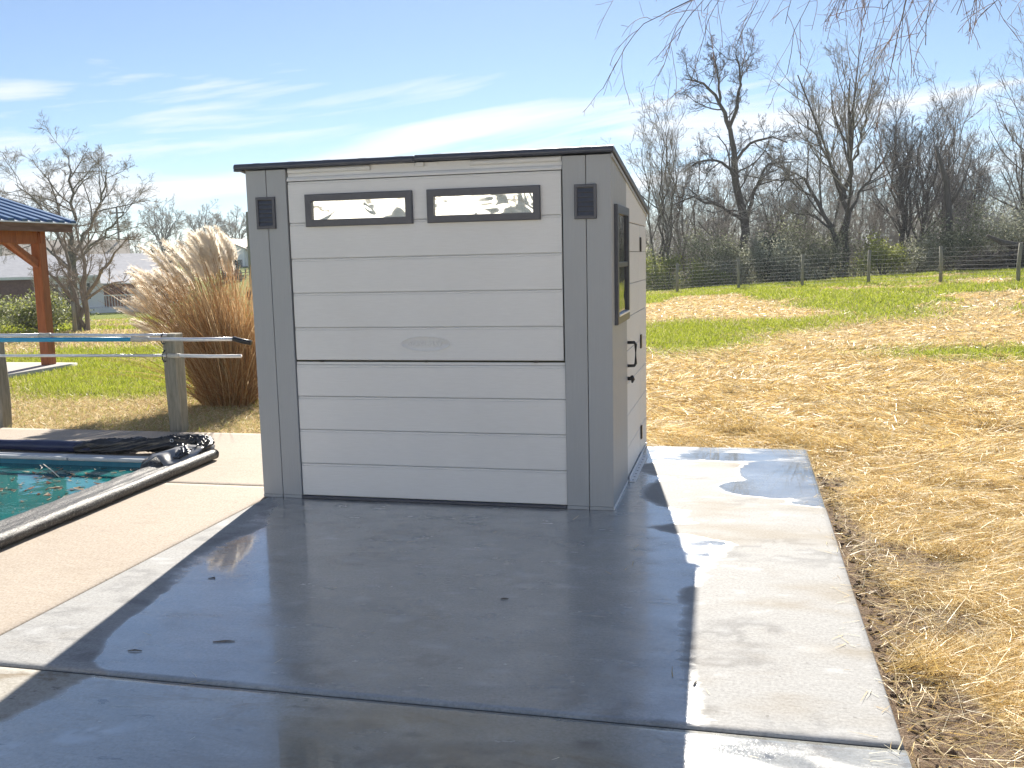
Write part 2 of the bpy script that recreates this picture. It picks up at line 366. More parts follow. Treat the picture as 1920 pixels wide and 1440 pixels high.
# ------------------------------------------------------------------ concrete slabs
def slab(name, x0, x1, y0, y1, z0, z1, mat, step=.03, wetf=None, parent=None, bev=.008, marks=None):
    X = np.linspace(x0 + bev, x1 - bev, max(2, int((x1 - x0) / step))); Y = np.linspace(y0 + bev, y1 - bev, max(2, int((y1 - y0) / step)))
    gx, gy = np.meshgrid(X, Y); nx, ny = len(X), len(Y)
    gz = np.full_like(gx, z1); idx = np.arange(nx * ny).reshape(ny, nx)
    F = np.stack([idx[:-1, :-1], idx[:-1, 1:], idx[1:, 1:], idx[1:, :-1]], -1).reshape(-1, 4)
    V = np.stack([gx, gy, gz], -1).reshape(-1, 3)
    per = np.concatenate([idx[0, :], idx[1:, -1], idx[-1, -2::-1], idx[-2:0:-1, 0]])
    pv = V[per].copy(); mid = np.array([(x0 + x1) / 2, (y0 + y1) / 2, 0])
    e1 = pv.copy(); e1[:, 0] = np.where(np.isclose(pv[:, 0], x0 + bev), x0, np.where(np.isclose(pv[:, 0], x1 - bev), x1, pv[:, 0]))
    e1[:, 1] = np.where(np.isclose(pv[:, 1], y0 + bev), y0, np.where(np.isclose(pv[:, 1], y1 - bev), y1, pv[:, 1])); e1[:, 2] = z1 - bev
    e2 = e1.copy(); e2[:, 2] = z0
    n0 = len(V); m = len(per); V2 = np.concatenate([V, e1, e2])
    i = np.arange(m); j = (i + 1) % m
    Fs = np.concatenate([F, np.stack([per[i], n0 + i, n0 + j, per[j]], -1), np.stack([n0 + i, n0 + m + i, n0 + m + j, n0 + j], -1)])
    wet, pud = wetf(V2[:, 0], V2[:, 1]) if wetf else (np.zeros(len(V2)), np.zeros(len(V2)))
    return np_mesh(name, V2, Fs, mat, parent, False, attrs={'wet': wet, 'puddle': pud, **(marks(V2[:, 0], V2[:, 1]) if marks else {})})
def E_(x, y, a, c_, rx, ry, soft=.35): return np.clip((1 + soft - np.hypot((x - a) / rx, (y - c_) / ry)) / soft, 0, 1)
def wet_pad(x, y):
    n = fbm(x * 2.2, y * 2.2, 61); n2 = fbm(x * .9, y * 1.4, 71)
    # damp field over most of the pad, dry strip along the left joint
    edge = np.interp(y, [-2.75, -2.66, -2.39, -1.86, -1.26, -.67, -.2, 0.3], [-1.72, -1.83, -1.92, -2.03, -2.09, -2.13, -2.3, -2.6])
    w = sstep(edge - .05, edge + .10, x + .15 * (n - .5))
    dry = np.maximum.reduce([E_(x, y, .62, .55, .40, .42, .5), E_(x, y, .98, -.02, .45, .28, .5), E_(x, y, .9, -.35, .5, .15, .5), E_(x, y, .55, 1.25, .4, .25, .6)])
    w = w - dry * (.55 + .9 * n) - .25 * E_(x, y, .95, -1.45, .4, .12, .6)
    w = w - .85 * E_(x, y, 1.04, -1.75, .40, 1.3, .5) * (.8 + .4 * n)  # wetness taken out here so paler concrete stands in for sun glare
    p = np.maximum.reduce([E_(x, y, 1.08, 1.25, .26, .32, .6), E_(x, y, 1.0, .72, .30, .2, .6), E_(x, y, .7, 1.75, .3, .12, .6), E_(x, y, -2.0, -.45, .25, .3, .7) * .5]) * (.55 + .7 * n)
    p = np.maximum(p, .52 * sstep(.56, .7, n2) * E_(x, y, -1.6, -1.5, .7, 1.1, .5))
    p = np.maximum(p, .75 * E_(x, y, -1.72, -1.25, .34, .75, .8) * (.35 + 1.1 * n2))
    return np.clip(np.maximum(w, p), 0, 1), np.clip(p, 0, 1)
def wet_apron(x, y):
    n = fbm(x * 2.2, y * 2.2, 81)
    w = sstep(-2.0, -1.7, x + .3 * (n - .5) - .3 * (y + 3.1)) * .9
    p = np.maximum(E_(x, y, -.95, -3.45, .6, .35, .5), E_(x, y, .1, -3.45, .9, .3, .6) * .8) * (.6 + .6 * n)
    return np.clip(w, 0, 1), np.clip(p, 0, 1)
def wet_deck(x, y):
    n = fbm(x * 2.5, y * 2.5, 91); return .45 * E_(x, y, -3.15, .15, .12, .25, .5) * n, x * 0
def apron_marks(x, y):
    n = fbm(x * 14, y * 22, 51); n3 = fbm(x * 3, y * 5, 57)
    bl = np.zeros_like(x)
    for a, c_, rx, ry in ((-.22, -3.08, .13, .045), (-.08, -3.03, .08, .03), (.05, -2.98, .05, .02), (-.53, -2.94, .07, .028), (-.36, -3.17, .06, .05), (-.42, -2.99, .025, .012), (-.30, -2.97, .03, .012), (.12, -3.1, .06, .02), (.3, -2.93, .05, .015), (-.62, -2.86, .12, .02)):
        bl = np.maximum(bl, E_(x, y, a, c_, rx, ry, .8) * np.clip(n * 2.6 - .6, 0, 1))
    sc = E_(x, y + .62 * (x + 1.5) * -1, -1.5, -3.24, .16, .05, .6) * (fbm(x * 9, y * 60, 63) > .5)
    br = np.clip(E_(x, y, -.1, -3.25, .75, .36, .7) * (n3 * 1.8 - .35), 0, .65)
    return {'blot': bl * .85, 'scrape': sc * .5, 'brown': br}
def pad_marks(x, y):
    n = fbm(x * 2.4, y * 5, 151); m = fbm(x * 7, y * 16, 153)
    return {'blot': np.clip((n - .60) * 3, 0, .35) * (m > .45), 'scrape': np.clip((m - .66) * 2.2, 0, .22), 'brown': np.clip((fbm(x * 1.6, y * 4, 155) - .52) * 2.2, 0, .45) * sstep(.3, .6, x)}
pad = slab('concrete_pad', -2.415, 1.31, -2.744, 2.13, -.13, 0, M['pad'], .03, wet_pad, marks=pad_marks); tag(pad, kind='structure')
apron = slab('patio_slab', -2.415, 1.318, -9, -2.757, -.13, -.003, M['apron'], .03, wet_apron, marks=apron_marks); tag(apron, kind='structure')
d1 = slab('pool_deck', -3.71, -2.427, -7, .292, -.13, -.002, M['deck'], .06, wet_deck); tag(d1, kind='structure')
d2 = slab('pool_deck', -3.71, -2.427, .302, 2.26, -.13, -.002, M['deck'], .06, wet_deck, bev=.0005); tag(d2, kind='structure')
d3 = slab('pool_deck', -11, -3.69, 1.0985, 2.259, -.13, -.0026, M['deck'], .08, None, bev=.0005); tag(d3, kind='structure')
jf = box('joint_filler', -2.43, 1.30, -2.7585, -2.7425, -.1, -.010, M['joint'], None, 0); tag(jf, kind='structure')
jf = box('joint_filler', -2.4285, -2.4135, -7, 2.1, -.1, -.009, M['joint'], None, 0); tag(jf, kind='structure')
jf = box('joint_filler', -3.70, -2.43, .2905, .3035, -.1, -.009, M['joint'], None, 0); tag(jf, kind='structure')

# ------------------------------------------------------------------ shed
SW, SD = 2.443, 2.165
shed = empty('storage_shed', (-SW / 2, SD / 2, 0), 'light grey resin storage shed with slate lean-to roof standing on the concrete pad', 'shed')
def sp(o, par=None):                                     # parent while keeping world coordinates
    o.parent = par or shed
    o.matrix_parent_inverse = (shed.matrix_world.inverted() if (par is None) else Matrix.Identity(4)); return o
def roofz(y): return 2.232 - (2.232 - 1.945) * (y + .02) / (2.24)   # underside of the roof
# core walls (closed body)
prism_core = prism('wall', [(.032, .02), (2.15, .02), (2.15, roofz(2.15) - .004), (.032, roofz(.032) - .004)], 'x', -SW + .03, -.03, M['gap']); sp(prism_core)
left_w = prism('side_wall', [(.05, .02), (2.16, .02), (2.16, roofz(2.16) - .003), (.05, roofz(.05) - .003)], 'x', -SW, -SW + .029, M['grey']); sp(left_w)
back_w = box('back_wall', -SW + .03, -.03, 2.151, 2.165, .02, roofz(2.165) - .003, M['grey']); sp(back_w)
def plank(x0, x1, z0, z1, yf, mat, par=None, depth=.016):
    pr = [(yf + .005, z0), (yf, z0 + .003), (yf, z1 - .017), (yf + .006, z1 - .015), (yf + .006, z1 - .011), (yf + .002, z1 - .0095), (yf + .002, z1 - .003), (yf + .007, z1), (yf + depth, z1), (yf + depth, z0)]
    return sp(prism('plank', pr, 'x', x0, x1, mat), par)
# front corner panels: two upright boards each, with a grain
for x0, x1 in ((-SW, -2.2985), (-2.2945, -2.156), (-.301, -.1575), (-.1535, 0)):
    o = box('corner_board', x0, x1, 0, .03, .022, roofz(0) - .008, M['grey'], None, .0022); sp(o)
    xa, xb = x0 - (.0 if x0 > -SW else .002), x1
    sp(box('foot_strip', xa + .001, xb - .001, -.003, .028, .001, .021, M['slate'] if x0 < -3 else M['grey'], None, .001))
# lift-up upper door
upper = sp(box('door', -2.145, -.312, .026, .0315, .956, 2.138, M['light'], None, 0))
zs = [.957, 1.1755, 1.4065, 1.634, 1.8685, 2.139]
for a, c_ in zip(zs[:-1], zs[1:]): plank(-2.1455, -.3118, a + .0012, c_ - .0012, .010, M['light'])
# lower fixed panel
zs = [.020, .2455, .4805, .7095, .926]
for a, c_ in zip(zs[:-1], zs[1:]): plank(-2.150, -.3035, a + .0012, c_ - .0012, .012, M['light'])
sp(box('ledge', -2.150, -.3035, .016, .0315, .9265, .944, M['light'], None, .002))
for x in (-1.965, -1.223, -.492): sp(box('catch', x - .014, x + .014, .004, .020, .9445, .9555, M['black'], None, .002))
sp(box('threshold', -2.152, -.304, -.008, .026, .001, .0185, M['slate'], None, .003))
# header over the door
sp(prism('header', [(.0315, 2.145), (.006, 2.142), (.005, 2.152), (.012, 2.166), (.026, 2.172), (.026, 2.226), (.0315, 2.226)], 'x', -2.150, -.306, M['light']))
for x0, x1 in ((-2.142, -1.563), (-.893, -.309)):
    sp(prism('header_trim', [(.0255, 2.192), (.013, 2.194), (.006, 2.2), (.004, 2.208), (.006, 2.216), (.013, 2.222), (.0255, 2.224)], 'x', x0, x1, M['light']))
sp(box('roof_clip', -1.247, -1.196, .004, .0255, 2.2, 2.226, M['light'], None, .003))
sp(box('roof_clip', -1.330, -1.262, .020, .0257, 2.206, 2.2255, M['light'], None, .002))
sp(box('roof_clip', -1.19, -1.11, .020, .0257, 2.206, 2.2255, M['light'], None, .002))
def frame_bm(x0, x1, z0, z1, w, yf, yb, bev=.004):
    bm = bmesh.new()
    O = [(x0, z0), (x1, z0), (x1, z1), (x0, z1)]; I = [(x0 + w, z0 + w), (x1 - w, z0 + w), (x1 - w, z1 - w), (x0 + w, z1 - w)]
    o1 = [bm.verts.new((x, yf, z)) for x, z in [(x0 + bev, z0 + bev), (x1 - bev, z0 + bev), (x1 - bev, z1 - bev), (x0 + bev, z1 - bev)]]
    o2 = [bm.verts.new((x, yf + bev, z)) for x, z in O]; o3 = [bm.verts.new((x, yb, z)) for x, z in O]
    i1 = [bm.verts.new((x, yf, z)) for x, z in I]; i3 = [bm.verts.new((x, yb, z)) for x, z in I]
    for k in range(4):
        j = (k + 1) % 4
        for A, B in ((o1, i1), (o2, o1), (o3, o2), (i1, i3), (i3, o3)): bm.faces.new((A[k], A[j], B[j], B[k]))
    return bm
for x0, x1 in ((-2.02, -1.278), (-1.178, -.441)):
    fr = sp(bm_obj('window', frame_bm(x0, x1, 1.842, 2.052, .045, -.016, .0095), M['slate']))
    n = 24; xs = np.linspace(x0 + .04, x1 - .04, n); zz = np.linspace(1.882, 2.012, 8); ax, az_ = np.meshgrid(xs, zz)
    ay = .0045 + .0025 * (fbm(ax * 7, az_ * 12, 3) - .5)
    ii = np.arange(n * 8).reshape(8, n); Fp = np.stack([ii[:-1, :-1], ii[:-1, 1:], ii[1:, 1:], ii[1:, :-1]], -1).reshape(-1, 4)
    pn = np_mesh('pane', np.stack([ax, ay, az_], -1).reshape(-1, 3), Fp, M['pane'], None, True); pn.parent = fr
for x0, x1 in ((-2.374, -2.236), (-.227, -.089)):
    fr = sp(bm_obj('vent', frame_bm(x0, x1, 1.837, 2.046, .018, -.016, -.0005, .003), M['slate']))
    o = box('vent_back', x0 + .016, x1 - .016, -.003, -.001, 1.854, 2.03, M['black'], None, 0); o.parent = fr
    for k in range(6):
        z = 1.8585 + k * .0283
        o = prism('slat', [(-.0125, z), (-.0115, z - .003), (-.0035, z + .017), (-.0035, z + .022), (-.006, z + .0215)], 'x', x0 + .0185, x1 - .0185, M['slate']); o.parent = fr
# embossed oval emblem with its lettering
ex, ez = -1.225, 1.066; t = np.linspace(0, 2 * math.pi, 49)[:-1]
em = np.stack([ex + .174 * np.cos(t), np.full(48, .0105), ez + .052 * np.sin(t)], -1)
rings = [np.stack([ex + (.174 + d) * np.cos(t), np.full(48, yv), ez + (.052 + d) * np.sin(t)], -1) for d, yv in ((0, .0102), (-.002, .0052), (-.006, .0052), (-.009, .0092))]
Vv = np.concatenate(rings + [np.array([[ex, .0092, ez]])]); k = np.arange(48); k2 = (k + 1) % 48
Fs = [np.concatenate([np.stack([a * 48 + k, a * 48 + k2, (a + 1) * 48 + k2, (a + 1) * 48 + k], -1) for a in range(3)]), np.stack([3 * 48 + k, 3 * 48 + k2, np.full(48, 192)], -1)]
emb = sp(np_mesh('emblem', Vv, Fs, M['light']))
def text_mesh(name, s, size, loc, mat, parent, shear=.25, ext=.0014, width=None):
    cu_ = bpy.data.curves.new('t', 'FONT'); cu_.body = s; cu_.size = size; cu_.extrude = ext; cu_.bevel_depth = .0006; cu_.align_x = 'CENTER'; cu_.align_y = 'CENTER'; cu_.shear = shear; cu_.offset = .0006
    to = bpy.data.objects.new('t', cu_); COL.objects.link(to); bpy.context.view_layer.update()
    dg = bpy.context.evaluated_depsgraph_get(); me = bpy.data.meshes.new_from_object(to.evaluated_get(dg)); bpy.data.objects.remove(to)
    xs = [v.co.x for v in me.vertices]; f = (width / (max(xs) - min(xs))) if width else 1
    for v in me.vertices: v.co = Vector((loc[0] + v.co.x * f, loc[1] - v.co.z, loc[2] + v.co.y))
    me.name = name; o = link(name, me, mat); 
    if parent: o.parent = parent
    return o
text_mesh('lettering', 'SUNCAST', .052, (ex - .004, .0078, ez), M['light'], emb, .28, .0032, .245)
# right side: vertical boards, window, door, rear boards
def yz_prism(name, poly, x0, x1, mat, par=None): return sp(prism(name, poly, 'x', x0, x1, mat, None, .0015), par)
ys = np.linspace(.031, .772, 7)
for a, c_ in zip(ys[:-1], ys[1:]):
    yz_prism('side_board', [(a + .001, .022), (c_ - .001, .022), (c_ - .001, roofz(c_) - .005), (a + .001, roofz(a) - .005)], -.029, 0, M['grey'])
zs = [.03, .2455, .4805, .7095, .942, 1.1755, 1.4065, 1.634, 1.838]
for a, c_ in zip(zs[:-1], zs[1:]):
    yz_prism('door_plank', [(.777, a + .002), (1.655, a + .002), (1.655, c_ - .002), (.777, c_ - .002)], -.029, -.001, M['light'])
    yz_prism('rear_plank', [(1.66, a + .002), (2.149, a + .002), (2.149, c_ - .002), (1.66, c_ - .002)], -.029, 0, M['light'])
yz_prism('side_header', [(.777, 1.842), (2.149, 1.842), (2.149, roofz(2.149) - .005), (.777, roofz(.777) - .005)], -.029, .001, M['light'])
sp(box('side_sill', -.03, .004, -.001, 2.16, .001, .021, M['white_metal'], None, .002))
# side window in the board panel
bm = frame_bm(.118, .752, 1.172, 1.928, .055, -.0, .03, .004)
for v in bm.verts: v.co = Vector((.024 - v.co.y, v.co.x, v.co.z))
sw = sp(bm_obj('side_window', bm, M['slate']))
for z0, z1 in ((1.225, 1.54), (1.562, 1.876)):
    o = box('pane', .004, .008, .17, .70, z0, z1, M['glass'], None, 0); o.parent = sw
o = box('meeting_rail', .004, .018, .17, .70, 1.535, 1.567, M['slate'], None, .002); o.parent = sw
o = box('sill', .003, .030, .16, .71, 1.222, 1.236, M['white_metal'], None, .002); o.parent = sw
# handle, lock, hinges
hd = [(.0, .80, .835), (.045, .815, .835), (.055, .82, .85), (.055, .82, .985), (.045, .815, 1.0), (0, .80, 1.0)]
sp(tube('door_handle', hd, .011, M['black'], None, 8))
lk = sp(tube('lock', [(0, .80, .745), (.035, .80, .745)], .014, M['black'], None, 12))
o = tube('lock_tab', [(.03, .79, .765), (.036, .80, .74), (.03, .815, .715)], [.011, .015, .007], M['black'], None, 8); o.parent = lk
for z in (.2, .93, 1.69): sp(box('hinge', .001, .012, 1.645, 1.70, z - .055, z + .055, M['black'], None, .003))
# roof: two pressed panels with rolled edges
for nme, x0, x1, dz in (('roof', -2.511, -1.252, -.004), ('roof', -1.246, .020, .0)):
    prof = [(-.030, -.002), (-.036, .004), (-.037, .016), (-.030, .030), (-.018, .037)]
    yb = 2.262; zf = 2.234 + dz; zb = roofz(2.24) + .004 + dz
    poly = [(y, zf + z) for y, z in prof] + [(yb - .012, zb + .042), (yb, zb + .034), (yb + .003, zb + .012), (yb - .004, zb - .004), (yb - .05, zb), (-.005, zf)]
    o = prism(nme, poly, 'x', x0, x1, M['roof'], None, .003); sp(o)
    for k in range(5):
        xx = x0 + (k + .5) * (x1 - x0) / 5
        rb = prism('roof_rib', [(.05, 2.268 + dz), (2.2, zb + .044 + (2.262 - 2.2) * .13), (2.2, zb + .052 + .008), (.05, 2.28 + dz)], 'x', xx - .03, xx + .03, M['roof'], None, .003); rb.parent = o
        rb.matrix_parent_inverse = Matrix.Identity(4)
sp(prism('side_trim', [(-.01, 2.205), (2.2, roofz(2.2) - .026), (2.2, roofz(2.2) - .006), (-.01, 2.226)], 'x', .0015, .010, M['grey']))
sp(box('lip', -2.5135, -2.45, -.03, .012, 2.2185, 2.2285, M['roof'], None, .002))
# pale perforated strip lying against the side door
bm = bmesh.new(); bm_box(bm, .008, .052, .78, 1.70, 0.0, .006, .001); bm_box(bm, .008, .013, .78, 1.70, .0065, .04, .001)
strip = bm_obj('metal_strip', bm, M['white_metal']); tag(strip, 'white perforated metal strip lying along the foot of the shed side door', 'metal strip')
for k in range(9):
    y = .83 + k * .1; o = np_mesh('hole', [(.022 + .016 * (.5 + .5 * math.cos(a)), y + .009 * math.sin(a), .0064) for a in np.linspace(0, 6.283, 9)[:-1]], np.arange(8)[None], M['black']); o.parent = strip

# ------------------------------------------------------------------ pool
b = NB('pool_water'); wn = b.noise(3.2, 3, .5, b.map((1, 1.5, 1)), .4)
M['water'] = b.bsdf(b.ramp(b.noise(1.1, 5, .6), [(.3, (.006, .08, .09)), (.7, (.014, .165, .165))]), .035, b.bump(wn, .12, .03), IOR=1.33)
wtr = box('pool_water', -10, -3.79, -7.4, .985, -.3, -.062, M['water'], None, 0); tag(wtr, kind='structure')
M['liner'] = simple('pool_liner', (.015, .15, .24), (.03, .22, .32), .35, 14)
M['coping'] = simple('pool_coping', (.5, .53, .55), (.62, .63, .62), .5, 6, bump=.2, bscale=50)
pool = empty('swimming_pool', (-6, 0, -.1), 'inground swimming pool edge with pale coping and blue liner below the deck', 'pool')
def pp(o): o.parent = pool; o.matrix_parent_inverse = pool.matrix_world.inverted(); return o
pp(box('liner_wall', -10, -3.79, .985, 1.0, -.32, -.02, M['liner'], None, 0))
pp(box('liner_wall', -3.805, -3.79, -7.4, .98, -.32, -.02, M['liner'], None, 0))
for k in range(6):
    x1 = -3.80 - k * 1.0; pp(box('coping', x1 - .994, x1, .965, 1.096, -.02, .012, M['coping'], None, .012, 3))
for k in range(7):
    y1 = .962 - k * 1.2; pp(box('coping', -3.825, -3.712, y1 - 1.194, y1, -.021, .011, M['coping'], None, .012, 3))
pp(box('coping_corner', -3.797, -3.712, .964, 1.096, -.02, .013, M['coping'], None, .012, 3))
# cover: wet mesh mat draped over the right edge, rolled at its outer side
b = NB('wet_mesh_mat'); gn = b.noise(75, 3, .8); st = b.noise(7, 6, .7, b.map((2.2, .5, 1)))
M['mat'] = b.bsdf(b.mix(b.ramp(gn, [(.52, 0.), (.64, .75)]), b.ramp(st, [(.3, (.02, .02, .02)), (.6, (.05, .048, .046)), (.8, (.12, .115, .11))]), (.3, .29, .27)), b.ramp(gn, [(.35, .22), (.65, .75)]), b.bump(gn, .9, .006))  # pale speckle in the colour stands in for glints on wet mesh
cover = empty('pool_cover', (-3.7, -.5, 0), 'wet dark grey mesh pool cover rolled along the near side of the pool', 'pool cover')
n, m = 26, 110; u = np.linspace(0, 1, n); yv = np.linspace(1.06, -3.2, m); U, Yv = np.meshgrid(u, yv)
xi = np.minimum(-4.03 + .13 * (.96 - Yv), -3.86 + .02 * np.sin(Yv * 3)) + .02 * (fbm(Yv * 2, Yv * 0, 2) - .5); xo = -3.50 + .035 * (1.06 - Yv) * .8
Xc = xi + (xo - xi) * U
Zc = .022 + .03 * np.exp(-((Xc + 3.90) / .06) ** 2) * 0 - .09 * sstep(-3.80, -3.88, Xc) * sstep(.93, .8, Yv) + .022 * (fbm(Xc * 16, Yv * 1.6, 5) - .35) + .010 * (fbm(Xc * 40, Yv * 7, 8) - .5) + .016 * sstep(.55, .75, U) * np.abs(np.sin(U * 22))
ii = np.arange(n * m).reshape(m, n)
Fm = np.stack([ii[:-1, :-1], ii[:-1, 1:], ii[1:, 1:], ii[1:, :-1]], -1).reshape(-1, 4)
o = np_mesh('mat', np.stack([Xc, Yv, Zc], -1).reshape(-1, 3), Fm, M['mat'], None, True); o.parent = cover; o.matrix_parent_inverse = cover.matrix_world.inverted()
yy = np.linspace(1.10, -3.2, 90); K = 18
ctr = np.stack([-3.475 + .028 * (1.06 - yy), yy, np.full(90, .046)], -1); rr = .043 + .012 * (fbm(yy * 4, yy * 0, 12) - .5)
Vr, Fr = tube_arrays(ctr[None], rr[None], K)
a_ = np.tile(np.arange(K), 90); yr = np.repeat(yy, K); d_ = 1 + .16 * (fbm(a_ * .9, yr * 3.0, 17) - .5) + .1 * (fbm(a_ * 2.1, yr * 14, 19) - .5)
cc = np.repeat(ctr, K, 0); Vr = cc + (Vr - cc) * d_[:, None]
o = np_mesh('roll', Vr, [Fr, np.arange(K)[None]], M['mat'], None, True); o.parent = cover; o.matrix_parent_inverse = cover.matrix_world.inverted()
# water tube along the far edge, and the bunched tarp at the corner
M['navy'] = simple('navy_vinyl', (.012, .018, .06), (.02, .028, .085), .3, 8, bump=.2, bscale=18)
b = NB('black_tarp'); tn = b.noise(14, 5, .6, None, .6)
M['tarp'] = b.bsdf(b.ramp(tn, [(.3, (.012, .012, .014)), (.7, (.04, .04, .042))]), .28, b.bump(tn, .5, .02))
xx = np.linspace(-9, -4.72, 60)
wt = tube('water_tube', np.stack([xx, 1.205 + .012 * np.sin(xx * 2), .05 + 0 * xx], -1), .05 + .004 * np.sin(xx * 7), M['navy'], None, 16)
tag(wt, 'navy vinyl water tube lying along the far edge of the pool', 'water tube')
tarp = empty('black_tarp', (-4.0, 1.3, 0), 'black plastic pool tarp bunched up at the corner of the pool', 'tarp')
def crumple(name, path, rad, K, amp, seed, fold=7):
    P = np.asarray(path, float); t = np.linspace(0, len(P) - 1, 150); P = np.stack([np.interp(t, np.arange(len(P)), P[:, i]) for i in range(3)], -1)
    k_ = np.ones(9) / 9; P = np.stack([np.convolve(np.pad(P[:, i], 4, 'edge'), k_, 'valid') for i in range(3)], -1)
    Rr = np.interp(t, np.arange(len(rad)), rad)
    V, Fq = tube_arrays(P[None], Rr[None], K); aa = np.tile(np.arange(K) / K * 2 * math.pi, 150); tt = np.repeat(t, K)
    ww = fbm(np.cos(aa) * .9 + 5, np.sin(aa) * .9 + tt * 1.3, seed, 3)
    d = 1 + amp * .55 * (1 - 1.6 * np.abs(np.sin(fold * .5 * aa + 9 * ww + tt * 2.2)) ** .7) + .9 * (ww - .5)
    cc = np.repeat(P, K, 0); V = cc + (V - cc) * d[:, None]; V[:, 2] = np.maximum(V[:, 2], .002 + .003 * np.random.default_rng(seed).random(len(V)))
    o = np_mesh(name, V, [Fq, np.arange(K)[None], np.arange(len(V) - K, len(V))[None]], M['tarp'], None, True)
    o.parent = tarp; o.matrix_parent_inverse = tarp.matrix_world.inverted(); return o
crumple('tarp_edge', [(-9.000, 1.280, 0.039), (-6.500, 1.290, 0.039), (-5.200, 1.290, 0.047), (-4.850, 1.290, 0.047), (-4.450, 1.270, 0.055)], [0.033, 0.037, 0.037, 0.041, 0.049], 36, .35, 4)
crumple('fold', [(-4.900, 1.190, 0.043), (-4.550, 1.210, 0.055), (-4.200, 1.250, 0.066), (-3.900, 1.310, 0.078), (-3.730, 1.330, 0.078), (-3.610, 1.190, 0.074), (-3.620, 1.010, 0.062)], [0.041, 0.057, 0.070, 0.074, 0.074, 0.074, 0.045], 48, .5, 8)
crumple('fold', [(-4.400, 1.300, 0.070), (-4.050, 1.360, 0.094), (-3.770, 1.380, 0.101), (-3.620, 1.250, 0.101)], [0.025, 0.049, 0.053, 0.041], 40, .5, 23, 5)
crumple('fold', [(-3.870, 1.160, 0.062), (-3.730, 1.080, 0.070), (-3.650, 0.950, 0.062), (-3.650, 0.810, 0.047)], [0.041, 0.057, 0.053, 0.033], 40, .5, 31, 5)
# pale stiff flap folded open like a cowl
fl = np.array([(-3.700, 1.080, 0.128), (-3.520, 1.020, 0.119), (-3.900, 0.860, 0.085), (-3.650, 0.660, 0.025), (-3.500, 0.830, 0.060), (-3.780, 0.740, 0.102), (-3.940, 0.780, 0.017), (-3.720, 0.620, 0.009)])
M['flap'] = simple('grey_tarp_back', (.16, .16, .165), (.26, .26, .265), .3, 8, bump=.4, bscale=14)
bm = bmesh.new(); vv = [bm.verts.new(p) for p in fl]
for f_ in ((0, 2, 5), (0, 5, 3), (0, 3, 4), (0, 4, 1), (2, 6, 5)): bm.faces.new([vv[i] for i in f_])
bmesh.ops.subdivide_edges(bm, edges=bm.edges[:], cuts=5, use_grid_fill=True)
for v in bm.verts: v.co += Vector((0, 0, 1)) * .022 * (float(fbm(np.array(v.co.x * 14), np.array(v.co.y * 14), 4)) - .5) + Vector((.02, 0, 0)) * (float(fbm(np.array(v.co.x * 20), np.array(v.co.y * 20), 9)) - .5)
o = bm_obj('flap', bm, M['flap'], None, True); md = o.modifiers.new('thick', 'SOLIDIFY'); md.thickness = .004
o.parent = tarp; o.matrix_parent_inverse = tarp.matrix_world.inverted()
gm = tube('grommet', [(-3.95 + .014 * math.cos(a), 1.22, .125 + .014 * math.sin(a)) for a in np.linspace(0, 6.2832, 15)], .003, M['alu'], None, 6, False); gm.parent = tarp; gm.matrix_parent_inverse = tarp.matrix_world.inverted()
# debris floating on the water
N = 1300; px_ = -3.84 - np.abs(rng.gamma(1.5, .8, N)); py_ = rng.uniform(-3.0, .92, N); keep = fbm(px_ * 1.3, py_ * 1.3, 77) > .42; px_, py_ = px_[keep], py_[keep]; N = len(px_)
ang = rng.uniform(0, 6.28, N); L_ = .012 + .05 * rng.random(N) ** 2.2
Dv = np.stack([np.cos(ang), np.sin(ang), rng.uniform(-.02, .08, N)], -1); sd = np.stack([-np.sin(ang), np.cos(ang), rng.uniform(-.25, .25, N)], -1)
V, F = ribbons(np.stack([px_, py_, np.full(N, -.057)], -1), Dv, L_, L_ * .6, 2, np.stack([0 * ang, 0 * ang, rng.uniform(0, .15, N)], -1), sd)
ccol = np.array([(.30, .16, .10), (.42, .30, .2), (.2, .09, .05), (.5, .42, .32)])[rng.integers(0, 4, N)] * rng.uniform(.7, 1.1, (N, 1))
lv = np_mesh('floating_leaves', V, F, M['straw'], None, False, np.repeat(ccol, 6, 0)); tag(lv, 'brown leaves and bits floating on the pool water', 'leaves', kind='stuff')
for pts, lab in (([(-4.55, .55, -.055), (-4.75, .72, -.05), (-4.95, .86, -.03)], 'pale bent twig floating beside the brown leaf raft'), ([(-5.0, .88, -.045), (-4.93, .82, -.05), (-4.9, .76, -.055)], 'short pale twig floating near the far pool wall')):
    tag(tube('floating_twig', pts, [.004, .006, .003], M['coupler'], None, 6), lab, 'twig')

# ------------------------------------------------------------------ pool pole rack
post_lab = ['weathered wooden post at the deck edge beside the tall dry grass', 'weathered wooden post at the deck edge, cut by the left picture edge']
for (x, y), lab, h in zip(((-4.6, 2.335), (-6.68, 2.36)), post_lab, (.955, .95)):
    bm = bmesh.new(); bm_box(bm, x - .07, x + .07, y - .07, y + .07, -.2, h, .012, 2)
    bmesh.ops.subdivide_edges(bm, edges=[e for e in bm.edges if abs(e.verts[0].co.z - e.verts[1].co.z) > .5], cuts=8)
    for v in bm.verts: v.co.x += .006 * math.sin(v.co.z * 5 + y * 9 + v.co.y * 30); v.co.y += .005 * math.sin(v.co.z * 7 + v.co.x * 40)
    p = bm_obj('wooden_post', bm, M['post']); tag(p, lab, 'post', 'posts of the pole rack')
    for z in (.91, .74):
        hk = tube('hook', [(x - .05, y - .072, z + .055), (x - .05, y - .105, z + .035), (x - .05, y - .12, z - .02), (x - .05, y - .1, z - .05), (x - .05, y - .072, z - .05)], .007, M['hook'], None, 8); hk.parent = p
yp = 2.335 - .1
